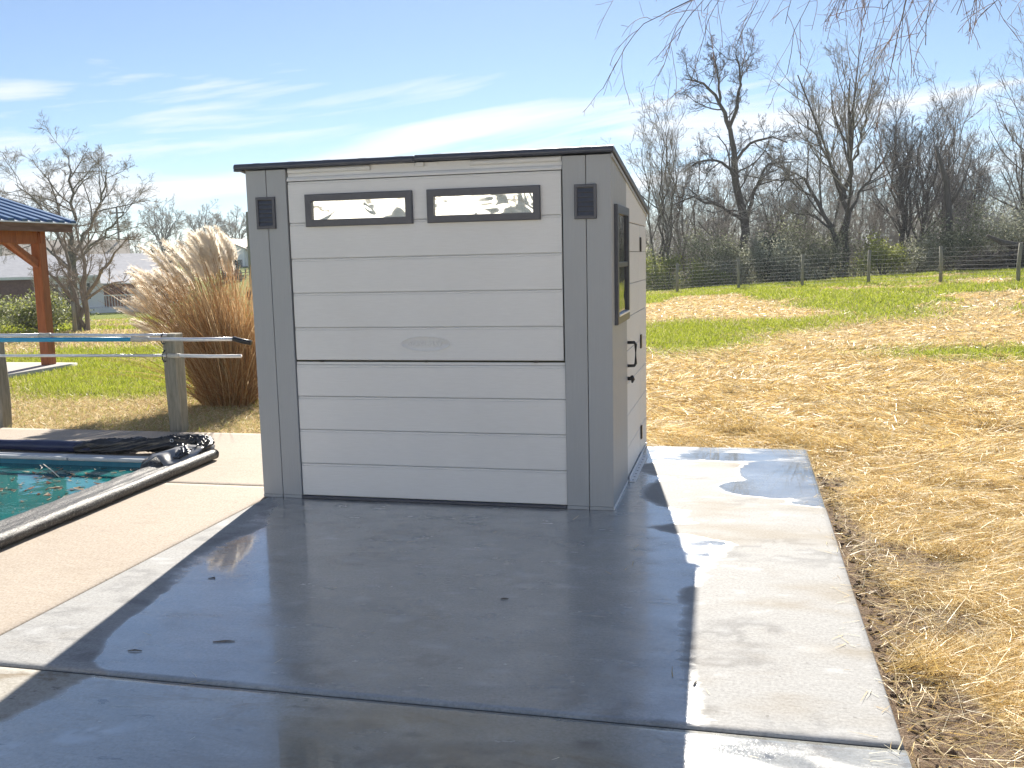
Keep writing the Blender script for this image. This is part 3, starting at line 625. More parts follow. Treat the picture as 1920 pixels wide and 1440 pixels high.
def pole(nm, lab, parts, dy=0):
    e = empty(nm, (parts[0][0], yp + dy, parts[0][2]), lab, 'pole', 'poles on the rack')
    for (x0, x1, z0, z1, r, mt, pn) in parts:
        o = tube(pn, [(x0, yp + dy, z0), ((x0 + x1) / 2, yp + dy, (z0 + z1) / 2 - .004), (x1, yp + dy, z1)], r, M[mt], None, 14); o.parent = e; o.matrix_parent_inverse = e.matrix_world.inverted()
    return e
pole('pool_pole', 'silver telescopic pool pole lying uppermost on the rack', [(-9, -6.06, .930, .948, .017, 'alu', 'pole_tube'), (-6.06, -5.93, .948, .949, .022, 'coupler', 'coupler'), (-5.93, -4.62, .949, .944, .015, 'alu', 'pole_tube')], .035)
pole('pool_pole', 'blue telescopic pool pole with silver inner tube and black grip', [(-9, -4.96, .905, .908, .022, 'bluepole', 'pole_tube'), (-4.97, -4.78, .908, .909, .025, 'coupler', 'collar'), (-4.78, -3.86, .909, .908, .018, 'alu', 'inner_tube'), (-3.88, -3.70, .912, .872, .024, 'black', 'grip')], -.02)
pole('pool_pole', 'thin white pool pole on the lower hooks of the rack', [(-9, -4.62, .742, .748, .014, 'alu', 'pole_tube'), (-4.60, -4.47, .748, .747, .021, 'coupler', 'coupler'), (-4.47, -3.82, .747, .744, .0165, 'white', 'pole_tube')], 0)

# ------------------------------------------------------------------ pavilion
pav = empty('pavilion', (-10.2, 7.3, 0), 'stained timber pavilion with blue ribbed metal roof at left edge', 'pavilion')
def pv(o): o.parent = pav; o.matrix_parent_inverse = pav.matrix_world.inverted(); return o
psl = slab('pavilion_slab', -14.5, -9.86, 2.9, 7.62, -.15, .055, M['slab'], .15, None); tag(psl, kind='structure')
def post_box(nm, x, y, w, z0, z1): return pv(box(nm, x - w / 2, x + w / 2, y - w / 2, y + w / 2, z0, z1, M['stain'], None, .008))
for x, y in ((-10.17, 7.33), (-10.17, 3.2), (-14.1, 7.33), (-14.1, 3.2)): post_box('post', x, y, .165, .055, 2.16)
pv(box('beam', -14.2, -10.07, 7.27, 7.39, 2.0, 2.23, M['stain'], None, .006))
pv(box('beam', -10.23, -10.11, 3.1, 7.268, 2.0, 2.23, M['stain'], None, .006))
pv(box('beam', -14.16, -14.04, 3.1, 7.268, 2.0, 2.23, M['stain'], None, .006))
pv(prism('brace', [(-10.26, 1.62), (-10.26, 1.74), (-10.70, 2.0), (-10.82, 2.0)], 'y', 7.29, 7.37, M['stain']))
pv(prism('brace', [(7.245, 1.62), (7.245, 1.74), (6.80, 2.0), (6.68, 2.0)], 'x', -10.21, -10.13, M['stain']))
pv(box('fascia', -9.86, -9.82, 2.3, 7.72, 2.175, 2.315, M['stain_dark'], None, .006))
pv(prism('fascia', [(-9.86, 2.175), (-9.86, 2.315), (-12.1, 3.0), (-14.3, 2.315), (-14.3, 2.175), (-12.1, 2.86)], 'y', 7.68, 7.72, M['stain_dark']))
pv(box('soffit', -14.3, -9.861, 2.3, 7.675, 2.235, 2.255, M['soffit'], None, 0))
def roofpan(x0, x1, z0, z1):
    d = .02; return [(x0, z0), (x1, z1), (x1, z1 + d), (x0, z0 + d)]
for sgn, xe in ((1, -9.78), (-1, -14.42)):
    z0, z1 = 2.30, 3.02; r_ = pv(prism('roof', [(xe, z0), (-12.1, z1), (-12.1, z1 + .02), (xe, z0 + .02)], 'y', 2.2, 7.76, M['roofmetal']))
    nrib = 21
    for k in range(nrib):
        y = 2.25 + k * 5.46 / (nrib - 1)
        o = prism('roof_rib', [(xe, z0 + .021), (-12.1, z1 + .021), (-12.1, z1 + .06), (xe, z0 + .06)], 'y', y - .06, y + .06, M['ribblue']); o.parent = r_; o.matrix_parent_inverse = pav.matrix_world.inverted() @ Matrix.Identity(4) if False else Matrix.Identity(4)

# ------------------------------------------------------------------ dry ornamental grass
og = empty('ornamental_grass', (-5.08, 4.15, -.04), 'tall tawny ornamental grass clump with cream feathery plumes behind the post', 'grass clump')
def ogp(o): o.parent = og; o.matrix_parent_inverse = og.matrix_world.inverted(); return o
def culms(N, base_r, hmin, hmax, lean, spread, w, S=6, low=0):
    a = rng.uniform(0, 6.283, N); rad = base_r * np.sqrt(rng.random(N)); B = np.stack([og.location.x + rad * np.cos(a), og.location.y + rad * np.sin(a) * .9, np.full(N, -.06)], -1)
    out = np.stack([np.cos(a), np.sin(a), 0 * a], -1) * (rad / base_r)[:, None] * spread
    D = np.stack([rng.normal(0, .09, N), rng.normal(0, .08, N), np.ones(N)], -1) + out
    L = rng.uniform(hmin, hmax, N); bend = np.stack([lean + rng.normal(0, .17, N), rng.normal(0, .16, N), -np.abs(rng.normal(0, .10, N)) - low], -1) + out * .25
    return B, D, L, bend
N = 3600; B, D, L, bend = culms(N, .30, .7, 1.75, -.16, .20, .006)
V, F = ribbons(B, D, L, rng.uniform(.005, .011, N), 5, bend)
cb = np.array([(.46, .27, .12), (.56, .37, .19), (.38, .20, .085), (.68, .52, .31)])[rng.integers(0, 4, N)] * rng.uniform(.75, 1.15, (N, 1))
tag(ogp(np_mesh('stems', V, F, M['straw'], None, False, np.repeat(cb, 12, 0))), kind='stuff')
N = 700; B, D, L, bend = culms(N, .31, .5, 1.1, -.1, .55, .008, 6, .35)
bend += rng.normal(0, .35, (N, 3)) * np.array([1, 1, .5])
V, F = ribbons(B, D, L, rng.uniform(.006, .012, N), 6, bend)
cb = np.array([(.46, .27, .12), (.62, .43, .22), (.36, .19, .08)])[rng.integers(0, 3, N)] * rng.uniform(.8, 1.15, (N, 1))
tag(ogp(np_mesh('dry_leaves', V, F, M['straw'], None, False, np.repeat(cb, 14, 0))), kind='stuff')
# plumes
NP = 120; a = rng.uniform(0, 6.283, NP); fr = np.sqrt(rng.random(NP))
tipx = og.location.x - .28 + rng.normal(0, .05, NP) + .62 * np.cos(a) * fr; tipy = og.location.y + .38 * np.sin(a) * fr
tipz = 1.38 + .42 * rng.random(NP) - .38 * np.clip(-(tipx - og.location.x + .35) / .55, 0, 1) ** 1.3 + .1 * np.clip((tipx - og.location.x + .2) / .5, -1, .6)
tipx = np.minimum(tipx, og.location.x - .02 + .08 * rng.random(NP)); lowp = rng.random(NP) < .16; tipx = np.where(lowp, og.location.x - .62 - .35 * rng.random(NP), tipx); tipz = np.where(lowp, .75 + .55 * rng.random(NP), tipz)
Bv = []; Dv = []; Lv = []; Wv = []; bendv = []
stemP = []; stemR = []
for i in range(NP):
    base = np.array([og.location.x + .22 * (rng.random() - .5) - .02, og.location.y + .3 * (rng.random() - .5), .2]); tip = np.array([tipx[i], tipy[i], tipz[i]])
    ax = tip - base; ax /= np.linalg.norm(ax); ax = ax + np.array([-.38, 0, .12]) * (1.3 if lowp[i] else .7); ax /= np.linalg.norm(ax)
    mid = (base + tip) / 2 + np.array([.12, 0, .12]); tt = np.linspace(0, 1, 7)[:, None]; cur = (1 - tt) ** 2 * base + 2 * tt * (1 - tt) * mid + tt ** 2 * tip
    stemP.append(cur); stemR.append(np.linspace(.0035, .002, 7))
    pl = rng.uniform(.20, .34); nb = 460; t_ = rng.random(nb); droop = np.array([-.30, 0, -.22])
    P = tip + ax * (pl * t_)[:, None] + droop * (pl * .55 * t_ ** 2)[:, None]
    side = rng.normal(size=(nb, 3)); side -= ax * (side @ ax)[:, None]; side /= np.linalg.norm(side, axis=1, keepdims=True)
    Bv.append(P); Dv.append(ax + side * rng.uniform(.25, .8, nb)[:, None] + droop * .2); Lv.append(pl * rng.uniform(.18, .36, nb) * (1.05 - .55 * t_)); Wv.append(rng.uniform(.002, .0065, nb)); bendv.append(np.tile(np.array([-.22, 0, -.12]), (nb, 1)) + rng.normal(0, .25, (nb, 3)))
V, F = ribbons(np.concatenate(Bv), np.concatenate(Dv), np.concatenate(Lv), np.concatenate(Wv), 2, np.concatenate(bendv))
tag(ogp(np_mesh('plumes', V, F, M['plume'], None, False)), kind='stuff')
V, F = tube_arrays(np.array(stemP), np.array(stemR), 4); cb = np.tile(np.array([.5, .3, .13]), (len(V), 1))
tag(ogp(np_mesh('flower_stalks', V, F, M['straw'], None, True, cb)), kind='stuff')
# low reddish shrub tucked behind the shed corner
def twig_shrub(name, loc, h, w, n, mat, lab, cat, seed, leaf=None, parts=True):
    r = np.random.default_rng(seed); e = empty(name, loc, lab, cat)
    a = r.uniform(0, 6.283, n); rad = w * .4 * np.sqrt(r.random(n)); B = np.stack([rad * np.cos(a), rad * np.sin(a), np.zeros(n)], -1)
    D = np.stack([np.cos(a) * .6 * r.random(n), np.sin(a) * .6 * r.random(n), np.ones(n)], -1); L = h * r.uniform(.5, 1.1, n)
    V, F = ribbons(B, D, L, np.full(n, .008), 4, r.normal(0, .25, (n, 3)))
    cb = np.array(mat)[r.integers(0, len(mat), n)]
    o = np_mesh('stems', V, F, M['straw'], e, False, np.repeat(cb, 10, 0)); tag(o, kind='stuff'); return e
twig_shrub('low_shrub', (-4.42, 4.75, -.04), .62, .5, 420, [(.2, .05, .035), (.28, .09, .06), (.42, .28, .12)], 'low reddish dry shrub just behind the shed corner', 'shrub', 5)

# ------------------------------------------------------------------ trees
def resample(pts, n):
    pts = np.asarray(pts, float); d = np.concatenate([[0], np.cumsum(np.linalg.norm(np.diff(pts, axis=0), axis=1))]); t = np.linspace(0, d[-1], n)
    return np.stack([np.interp(t, d, pts[:, i]) for i in range(3)], -1)
def grow(r, P, Rd, spec):
    """P (N,S,3), Rd (N,S): children of every branch"""
    N, S, _ = P.shape; n = spec['n']; tt = spec['t0'] + (1 - spec['t0']) * (np.arange(n)[None] + r.random((N, n))) / n
    tt = np.clip(tt, 0, .995) * (S - 1); i = np.floor(tt).astype(int); f = tt - i
    ar = np.arange(N)[:, None]; p0 = P[ar, i] * (1 - f[..., None]) + P[ar, np.minimum(i + 1, S - 1)] * f[..., None]
    rd = Rd[ar, i] * (1 - f) + Rd[ar, np.minimum(i + 1, S - 1)] * f
    d = P[ar, np.minimum(i + 1, S - 1)] - P[ar, i]; d = d / (np.linalg.norm(d, axis=2, keepdims=True) + 1e-9)
    plen = np.linalg.norm(np.diff(P, axis=1), axis=2).sum(1)[:, None]
    q = r.normal(size=d.shape); q -= d * (q * d).sum(2, keepdims=True); q /= np.linalg.norm(q, axis=2, keepdims=True) + 1e-9
    an = np.radians(r.uniform(spec['a'][0], spec['a'][1], (N, n)))[..., None]; d = d * np.cos(an) + q * np.sin(an)
    L = plen * r.uniform(spec['l'][0], spec['l'][1], (N, n)) * (1.15 - .55 * (tt / (S - 1)))
    if 'lmin' in spec: L = np.maximum(L, spec['lmin'])
    r0 = np.maximum(np.minimum(rd * spec['rr'], L * .02), spec.get('rmin', .004))
    d = d.reshape(-1, 3); p = p0.reshape(-1, 3); L = L.reshape(-1); r0 = r0.reshape(-1); s = spec['s']; pts = [p]
    for k in range(s):
        d = d + r.normal(0, spec['w'], d.shape) + np.array([0, 0, spec['up']]); d /= np.linalg.norm(d, axis=1, keepdims=True)
        p = p + d * (L / s)[:, None]; pts.append(p)
    tp = np.linspace(1, spec.get('tip', .35), s + 1)
    return np.stack(pts, 1), np.maximum(r0[:, None] * tp[None], spec.get('rmin', .004))
def tree_mesh(seed, limbs, specs, sides=(9, 6, 4, 3, 3, 3), ntr=2, thin=.74):
    """limbs: list of (pts, r0, r1). Returns (trunk V,F), (crown V,F)"""
    r = np.random.default_rng(seed)
    P = np.stack([resample(l[0], 12) for l in limbs]); P[:, 1:-1] += r.normal(0, .012, P[:, 1:-1].shape) * np.linalg.norm(P[:, -1] - P[:, 0], axis=1)[:, None, None]
    Rd = np.stack([np.linspace(1, 0, 12) ** .8 * (l[1] - l[2]) + l[2] for l in limbs]) * thin
    out = [(P, Rd)]; cur = (P, Rd)
    for s in specs: cur = grow(r, *cur, s); out.append(cur)
    def join(ls, k0):
        Vs = []; Fs = []; o = 0
        for k, (p, q) in enumerate(ls):
            V, F = tube_arrays(p, q, sides[min(k + k0, len(sides) - 1)]); Vs.append(V); Fs.append(F + o); o += len(V)
        return np.concatenate(Vs), np.concatenate(Fs)
    return join(out[:ntr], 0), join(out[ntr:], ntr), out
FAR = 1.24
def back(x, y): return cx + (x - cx) * FAR, cy + (y - cy) * FAR
def put_tree(name, loc, seed, limbs, specs, bark_, twig_, lab, cat='tree', group=None, ntr=2, scale=1.0):
    (tv, tf), (cv, cf_), _ = tree_mesh(seed, limbs, specs, ntr=ntr)
    e = empty(name, loc, lab, cat, group)
    np_mesh('trunk', tv, tf, M[bark_], e, True); np_mesh('crown', cv, cf_, M[twig_], e, False); e.scale = (scale,) * 3
    return e
def tz(x, y): return float(terrain(np.array(x), np.array(y)))
def SP(h, d=1., n=(9, 7, 6, 4), rm=.0045, up=.05, w=.12, l0=(.35, .65), a0=(30, 65)):
    return [dict(n=n[0], t0=.28, a=a0, l=l0, rr=.6, s=7, w=w, up=up, rmin=rm * 2),
            dict(n=n[1], t0=.2, a=(25, 60), l=(.3, .6), rr=.6, s=5, w=w * 1.1, up=up, rmin=rm * 1.4),
            dict(n=n[2], t0=.2, a=(25, 60), l=(.3, .6), rr=.6, s=4, w=w * 1.2, up=up * .7, rmin=rm),
            dict(n=n[3], t0=.15, a=(20, 60), l=(.35, .7), rr=.7, s=3, w=w * 1.3, up=up * .5, rmin=rm * .8, tip=.6)]
# tall tree leaning left beyond the wire fence
x, y = back(.95, 38.1); z0 = tz(x, y)
T1 = [([(0, 0, -.3), (-.05, 0, 2.2), (-.25, 0, 4.2), (-.55, 0, 5.8)], .30, .19),
      ([(-.55, 0, 5.8), (-.8, .1, 7.2), (-1.2, .2, 8.2), (-1.9, .3, 9.0), (-2.7, .3, 9.3)], .17, .03),
      ([(-.8, .1, 7.0), (-.45, .1, 7.9), (-.35, .2, 9.0), (-.5, .2, 10.4)], .12, .025),
      ([(-1.2, .2, 8.2), (-1.25, .1, 9.2), (-1.45, 0, 10.2)], .09, .02),
      ([(-.35, 0, 4.9), (-1.1, -.2, 5.6), (-2.0, -.3, 5.7), (-2.7, -.2, 5.2)], .1, .03),
      ([(-.5, 0, 5.6), (.2, .1, 6.4), (1.1, .2, 6.6), (1.7, .2, 6.3)], .1, .03),
      ([(.0, 0, 3.2), (.35, .1, 4.4), (.9, .2, 5.4), (1.9, .3, 5.5)], .13, .03),
      ([(-.15, 0, 3.0), (-1.2, -.2, 3.7), (-2.4, -.2, 4.1), (-3.2, 0, 3.8)], .11, .03)]
put_tree('bare_tree', (x, y, z0), 11, T1, SP(11, n=(9, 8, 7, 4), l0=(.3, .65), w=.2, up=.03), 'bark_dark', 'twig_dark', 'tallest bare tree beyond the wire fence, dark trunk bending to the left', scale=FAR)
x, y = back(4.9, 35.9); z0 = tz(x, y)
T2 = [([(0, 0, -.3), (.02, 0, 2), (.0, 0, 4.0), (.15, .1, 6.2), (.05, .1, 8.2)], .21, .03),
      ([(-.12, .05, -.3), (-.5, .1, 2.0), (-1.1, .1, 3.4), (-1.9, .1, 4.5), (-2.6, .1, 4.2)], .17, .05),
      ([(.03, 0, 2.6), (.5, 0, 3.6), (1.2, .1, 4.6), (1.6, .2, 5.4)], .1, .03), ([(0, 0, 3.4), (-.6, .1, 4.8), (-1.3, .1, 6.0), (-1.8, .1, 7.0)], .1, .02),
      ([(.1, .1, 4.4), (.5, .1, 5.8), (.9, .1, 7.4)], .08, .02), ([(-.6, .1, 2.2), (-1.2, .1, 2.8), (-2.2, .1, 2.9)], .07, .02)]
put_tree('bare_tree', (x, y, z0), 12, T2, SP(9, n=(11, 8, 6, 3), l0=(.35, .7), w=.07, up=.12, a0=(20, 50)), 'bark_dark', 'twig_mid', 'double trunked bare tree with fan of upright twigs right of the tallest tree', scale=FAR)
def slim(h, spread, n, r=.1, seed=0):
    q = np.random.default_rng(seed); L = []
    for i in range(n):
        a = q.uniform(0, 6.283); d = q.uniform(.2, 1) * spread; hh = h * q.uniform(.7, 1)
        L.append(([(.15 * math.cos(a), .15 * math.sin(a), -.3), (.15 * math.cos(a) + d * .3 * math.cos(a), d * .3 * math.sin(a), hh * .35), (d * .7 * math.cos(a), d * .7 * math.sin(a), hh * .7), (d * math.cos(a), d * math.sin(a), hh)], r * q.uniform(.6, 1), .015))
    return L
for (x, y, h, sd, lab, n, spd, bk, tw, nn) in [
    (-2.75, 37.0, 7.6, 21, 'slim multi-stemmed bare tree nearest the shed wall', 4, 1.1, 'bark_mid', 'twig_mid', (9, 6, 5, 3)),
    (-1.75, 40.0, 7.2, 22, 'slim bare tree between the shed-side tree and the tallest tree', 3, .9, 'bark_mid', 'twig_mid', (9, 6, 5, 3)),
    (7.65, 37.5, 6.6, 23, 'dark clump of close upright trunks right of the double trunked tree', 8, 1.6, 'bark_dark', 'twig_dark', (9, 7, 5, 3)),
    (10.9, 43.0, 5.0, 24, 'dense brown twiggy tree behind the leaning snag', 6, 2.2, 'bark_dark', 'twig_dark', (10, 8, 6, 4)),
    (11.6, 36.8, 7.4, 25, 'pale slender bare tree at the right picture edge', 3, 1.2, 'bark_mid', 'twig_mid', (9, 7, 5, 3)),
    (2.9, 41.5, 5.8, 26, 'low dark bare tree filling the gap between the two big trees', 5, 1.8, 'bark_dark', 'twig_dark', (9, 7, 5, 3)),
    (6.4, 42.5, 6.0, 27, 'thin bare tree standing just behind the double trunked tree', 4, 1.4, 'bark_mid', 'twig_mid', (9, 7, 5, 3)),
    (9.3, 40.5, 7.0, 28, 'bare tree rising behind the leaning snag', 4, 1.3, 'bark_mid', 'twig_mid', (9, 7, 5, 3)),
    (-.6, 44, 5.6, 29, 'low bare tree behind the tallest tree, on its left', 5, 1.8, 'bark_mid', 'twig_mid', (9, 7, 5, 3))]:
    x, y = back(x, y)
    put_tree('bare_tree', (x, y, tz(x, y)), sd, slim(h, spd, n, .12, sd), SP(h, n=nn, l0=(.25, .55), w=.08, up=.09, a0=(15, 45)), bk, tw, lab, scale=FAR)
x, y = back(8.5, 34.6)
sn = empty('broken_snag', (x, y, tz(x, y)), 'leaning broken tree trunk standing among the dark clump', 'snag')
o = tube('trunk', [(.15, 0, -.3), (.1, 0, 2), (-.05, 0, 3.6), (-.5, 0, 5.0)], [.16, .13, .11, .05], M['bark_dark'], None, 9); o.parent = sn
o = tube('branch', [(.05, 0, 2.6), (.5, .1, 3.4), (.8, .1, 4.4)], [.07, .05, .02], M['bark_dark'], None, 6); o.parent = sn; sn.scale = (FAR,) * 3
# thicket: one tangled mass behind the fence
ths = []; tcs = []; o_ = 0; tF = []
r = np.random.default_rng(5)
limbs = []
for i in range(760):
    x = r.uniform(-13, 20); y = r.uniform(35.6, 53) + (.0 if x > 2 else 1.2) - .18 * max(0, x - 6); x, y = back(x, y); h = FAR * r.uniform(1.2, 3.9) * (1 if r.random() < .65 else 1.4); a = r.uniform(0, 6.283); z = tz(x, y)
    d = r.uniform(.1, .8); limbs.append(([(x, y, z - .1), (x + .3 * d * math.cos(a), y + .3 * d * math.sin(a), z + h * .5), (x + d * math.cos(a), y + d * math.sin(a), z + h)], r.uniform(.02, .05), .012))
(tv, tf), (cv, cf_), _ = tree_mesh(31, limbs, [dict(n=7, t0=.1, a=(25, 75), l=(.35, .7), rr=.6, s=4, w=.2, up=.02, rmin=.008), dict(n=5, t0=.1, a=(25, 75), l=(.35, .75), rr=.6, s=3, w=.25, up=.0, rmin=.006), dict(n=3, t0=.1, a=(25, 75), l=(.4, .8), rr=.6, s=2, w=.25, up=.0, rmin=.005)], sides=(4, 3, 3, 3), ntr=1)
th = np_mesh('thicket', np.concatenate([tv, cv]), np.concatenate([tf, cf_ + len(tv)]), M['twig_mid'], None, False)
tag(th, 'grey brown tangle of bare undergrowth behind the wire fence', 'undergrowth', kind='stuff')
# semi-evergreen shrubs in the wood edge: crowns of small leaves
def leaf_shrub(name, loc, w, h, n, cols, lab, seed, ls=.06, cat='shrub', cone=False, group=None):
    r = np.random.default_rng(seed); e = empty(name, loc, lab, cat, group)
    c = r.normal(size=(14, 3)) * np.array([w * .3, w * .25, h * .22]) + np.array([0, 0, h * .5]); k = r.integers(0, 14, n)
    P = c[k] + r.normal(size=(n, 3)) * np.array([w * .14, w * .14, h * .13])
    if cone:
        t = r.random(n) ** .8; rad = w * .5 * (1 - t) ** .8 * (.55 + .45 * r.random(n)) + .02; a = r.uniform(0, 6.283, n)
        P = np.stack([rad * np.cos(a) * (1 + .25 * np.sin(a * 3 + t * 9)), rad * np.sin(a), t * h + .05], -1)
    P[:, 2] = np.clip(P[:, 2], .03, None)
    D = r.normal(size=(n, 3)); V, F = ribbons(P, D, r.uniform(.6, 1.3, n) * ls, r.uniform(.5, .8, n) * ls, 1)
    cb = np.array(cols)[r.integers(0, len(cols), n)] * r.uniform(.7, 1.25, (n, 1))
    tag(np_mesh('foliage', V, F, M['leafdull'], e, False, np.repeat(cb, 4, 0)), kind='stuff')
    ns = 9; S = np.stack([np.stack([np.zeros(3), np.array([c[i % 14][0] * .5, c[i % 14][1] * .5, c[i % 14][2] * .6]), c[i % 14] if not cone else np.array([0, 0, h * .95])]) for i in range(ns)]); S[:, 0, :2] += r.normal(0, .06, (ns, 2))
    V, F = tube_arrays(S, np.tile(np.array([.035, .025, .01]), (ns, 1)), 5); np_mesh('stems', V, F, M['bark_dark'], e, True); return e
OL = [(.18, .2, .11), (.28, .3, .19), (.4, .41, .3), (.12, .14, .07)]; YG = [(.26, .3, .06), (.38, .41, .11), (.2, .22, .05)]; DG = [(.02, .045, .025), (.03, .06, .035), (.012, .028, .018)]; PL = [(.35, .36, .27), (.48, .49, .4), (.26, .27, .18)]
for (x, y, w, h, n, cols, lab, sd) in [
    (-.15, 36.3, 2.2, 2.4, 5200, OL, 'olive leaved shrub behind the fence left of the tallest tree', 41),
    (1.9, 36.0, 1.3, 2.3, 3800, DG, 'dark green holly-like shrub at the foot of the tallest tree', 42),
    (2.6, 35.4, 1.9, 1.9, 4600, PL, 'pale leaved shrub between the fence posts right of the dark shrub', 43),
    (5.95, 34.4, 1.5, 1.5, 3600, YG, 'yellow green bush right of the double trunked tree', 44),
    (8.9, 35.0, 2.3, 2.5, 5600, OL, 'big olive shrub between the dark clump and the brush pile', 45),
    (11.0, 34.2, 2.8, 2.7, 6200, PL, 'pale grey green shrub rising behind the brush pile', 46),
    (-2.2, 35.6, 1.5, 1.5, 3200, YG, 'yellowish undergrowth bush behind the fence next to the shed', 47),
    (-.9, 35.2, 1.3, 1.1, 2600, YG, 'low yellow green bush by the second fence post', 48),
    (4.0, 36.6, 1.7, 2.0, 3800, OL, 'olive shrub just left of the double trunked tree', 49),
    (.7, 35.6, 1.7, 1.9, 4000, PL, 'pale speckled shrub hiding the foot of the tallest tree', 141),
    (-3.6, 36.2, 2.0, 2.3, 4200, OL, 'olive shrub half hidden by the shed wall', 142),
    (7.3, 35.4, 2.0, 1.7, 4200, PL, 'pale shrub in front of the dark clump of trunks', 143),
    (12.6, 33.6, 2.4, 2.6, 5000, OL, 'olive shrub cut by the right picture edge', 144),
    (3.4, 38.0, 2.6, 3.0, 5200, OL, 'tall dull olive shrub deep in the gap between the two big trees', 145)]:
    x, y = back(x, y - 1.6)
    leaf_shrub('wood_edge_shrub', (x, y, tz(x, y) - .05), w * FAR, h * FAR, int(n * 1.3), cols, lab, sd, .085, 'shrub', False, 'shrubs along the wood edge')
n = 26000; r = np.random.default_rng(77); ux = r.uniform(-8, 20, n); uy = 35.2 + r.uniform(0, 6, n) ** 1.1 - .18 * np.clip(ux - 6, 0, None); uh = (.35 + 1.3 * fbm(ux * .5, uy * .5, 88) ** 1.5) * 1.25
ux, uy = cx + (ux - cx) * FAR, cy + (uy - 1.8 - cy) * FAR
P = np.stack([ux, uy, terrain(ux, uy) + uh * r.random(n) ** .8], -1); V, F = ribbons(P, r.normal(size=(n, 3)), r.uniform(.05, .13, n), r.uniform(.03, .07, n), 1)
cb = 1.25 * np.array(OL + PL + [(.42, .34, .2), (.5, .42, .26), (.34, .36, .1)])[r.integers(0, 10, n)] * r.uniform(.8, 1.3, (n, 1))
tag(np_mesh('bramble_undergrowth', V, F, M['leafdull'], None, False, np.repeat(cb, 4, 0)), 'olive and tan leafy brambles low along the wood edge', 'brambles', kind='stuff')
# brush pile with a fallen trunk
x, y = 10.0, 30.6; z0 = tz(x, y)
bp = empty('brush_pile', (x, y, z0), 'dark heap of cut branches behind the fence at the right edge', 'brush pile')
r = np.random.default_rng(8); lm = []
for i in range(110):
    a = r.uniform(-.35, .35) + (math.pi if r.random() < .5 else 0); L = r.uniform(.6, 1.9); c0 = np.array([r.normal(0, .75), r.normal(0, .4), abs(r.normal(.15, .2))])
    d = np.array([math.cos(a), .5 * math.sin(a), r.uniform(-.08, .22)]) * L; lm.append((np.array([c0 - d * .5, c0 + [0, 0, .06], c0 + d * .5]), r.uniform(.02, .05), .01))
(tv, tf), (cv, cf_), _ = tree_mesh(9, lm, [dict(n=5, t0=.1, a=(25, 70), l=(.25, .5), rr=.6, s=3, w=.2, up=.0, rmin=.008), dict(n=3, t0=.1, a=(25, 70), l=(.35, .6), rr=.6, s=2, w=.2, up=0, rmin=.007)], sides=(5, 3, 3), ntr=1)
tag(np_mesh('branches', np.concatenate([tv, cv]), np.concatenate([tf, cf_ + len(tv)]), M['bark_dark'], bp), kind='stuff')
fl_ = empty('fallen_log', (x, y, z0), 'black fallen log tilted up on top of the brush pile', 'log')
o = tube('trunk', [(-.95, 0, 1.18), (-.45, 0, .92), (.1, 0, .75), (.6, 0, .78), (1.6, 0, .6)], [.05, .10, .16, .19, .15], M['bark_dark'], fl_, 10)
o = tube('branch', [(.1, -.12, .78), (.3, -.2, 1.0), (.55, -.2, 1.08), (.75, -.2, 1.0)], [.03, .03, .025, .015], M['bark_mid'], fl_, 6)
# wire fence
fp = [(-8.0, 32.2), (-5.8, 31.4), (-3.6, 30.5), (-1.52, 29.57), (.67, 28.66), (2.74, 27.58), (4.68, 26.34), (6.54, 24.87), (8.23, 23.23), (9.9, 21.4)]
fen = empty('wire_fence', (.67, 28.66, tz(.67, 28.66)), 'long woven wire fence with wooden posts along the wood edge', 'fence')
def fn(o): o.parent = fen; o.matrix_parent_inverse = fen.matrix_world.inverted(); return o
for i, (x, y) in enumerate(fp):
    z = tz(x, y); q = random.Random(i); fn(tube('post', [(x, y, z - .2), (x + q.uniform(-.015, .015), y, z + .5), (x + q.uniform(-.03, .03), y, z + 1.08)], [.055, .052, .05], M['post'], None, 9))
zf_ = [.10, .20, .30, .40, .51, .63, .76, .90, 1.02]
fpn = np.array([(x, y, tz(x, y)) for x, y in fp])
for zz in zf_:
    P = resample(fpn + np.array([0, -.06, zz]), 40); fn(tube('wire', P, .0026, M['wire'], None, 3, False))
Vs = []; 
q = resample(fpn + np.array([0, -.06, 0]), 90); S = np.stack([q + np.array([0, 0, .05]), q + np.array([0, 0, 1.02])], 1)
V, F = tube_arrays(S, np.full((90, 2), .0016), 3); tag(fn(np_mesh('stay_wires', V, F, M['wire'])), kind='stuff')

# ------------------------------------------------------------------ overhanging tree: trunk out of view to the right
x, y = 5.1, .35; z0 = tz(x, y)
OT = [([(0, 0, -.3), (-.1, 0, 2.5), (-.3, .1, 5.0), (-.4, .2, 8.0)], .26, .08),
      ([(-.25, .05, 3.40), (-1.6, .3, 4.51), (-3.4, .6, 4.86), (-5.4, .9, 4.66), (-7.2, 1.0, 4.26)], .045, .006),
      ([(-.28, .05, 4.26), (-1.4, .9, 4.91), (-3.2, 1.6, 5.21), (-5.2, 2.2, 5.11), (-7.0, 2.4, 4.81)], .045, .006),
      ([(-.22, 0, 3.20), (-1.2, 1.0, 4.31), (-2.3, 2.0, 4.81), (-3.4, 2.6, 4.81), (-4.6, 2.8, 4.61)], .04, .006),
      ([(-.25, 0, 3.60), (-1.4, -.3, 4.41), (-2.8, -.3, 4.66), (-4.2, -.2, 4.56), (-5.6, 0, 4.31)], .04, .006),
      ([(-.25, 0, 3.30), (-1.6, .2, 4.21), (-2.9, .5, 4.51), (-4.2, .7, 4.41)], .035, .006)]
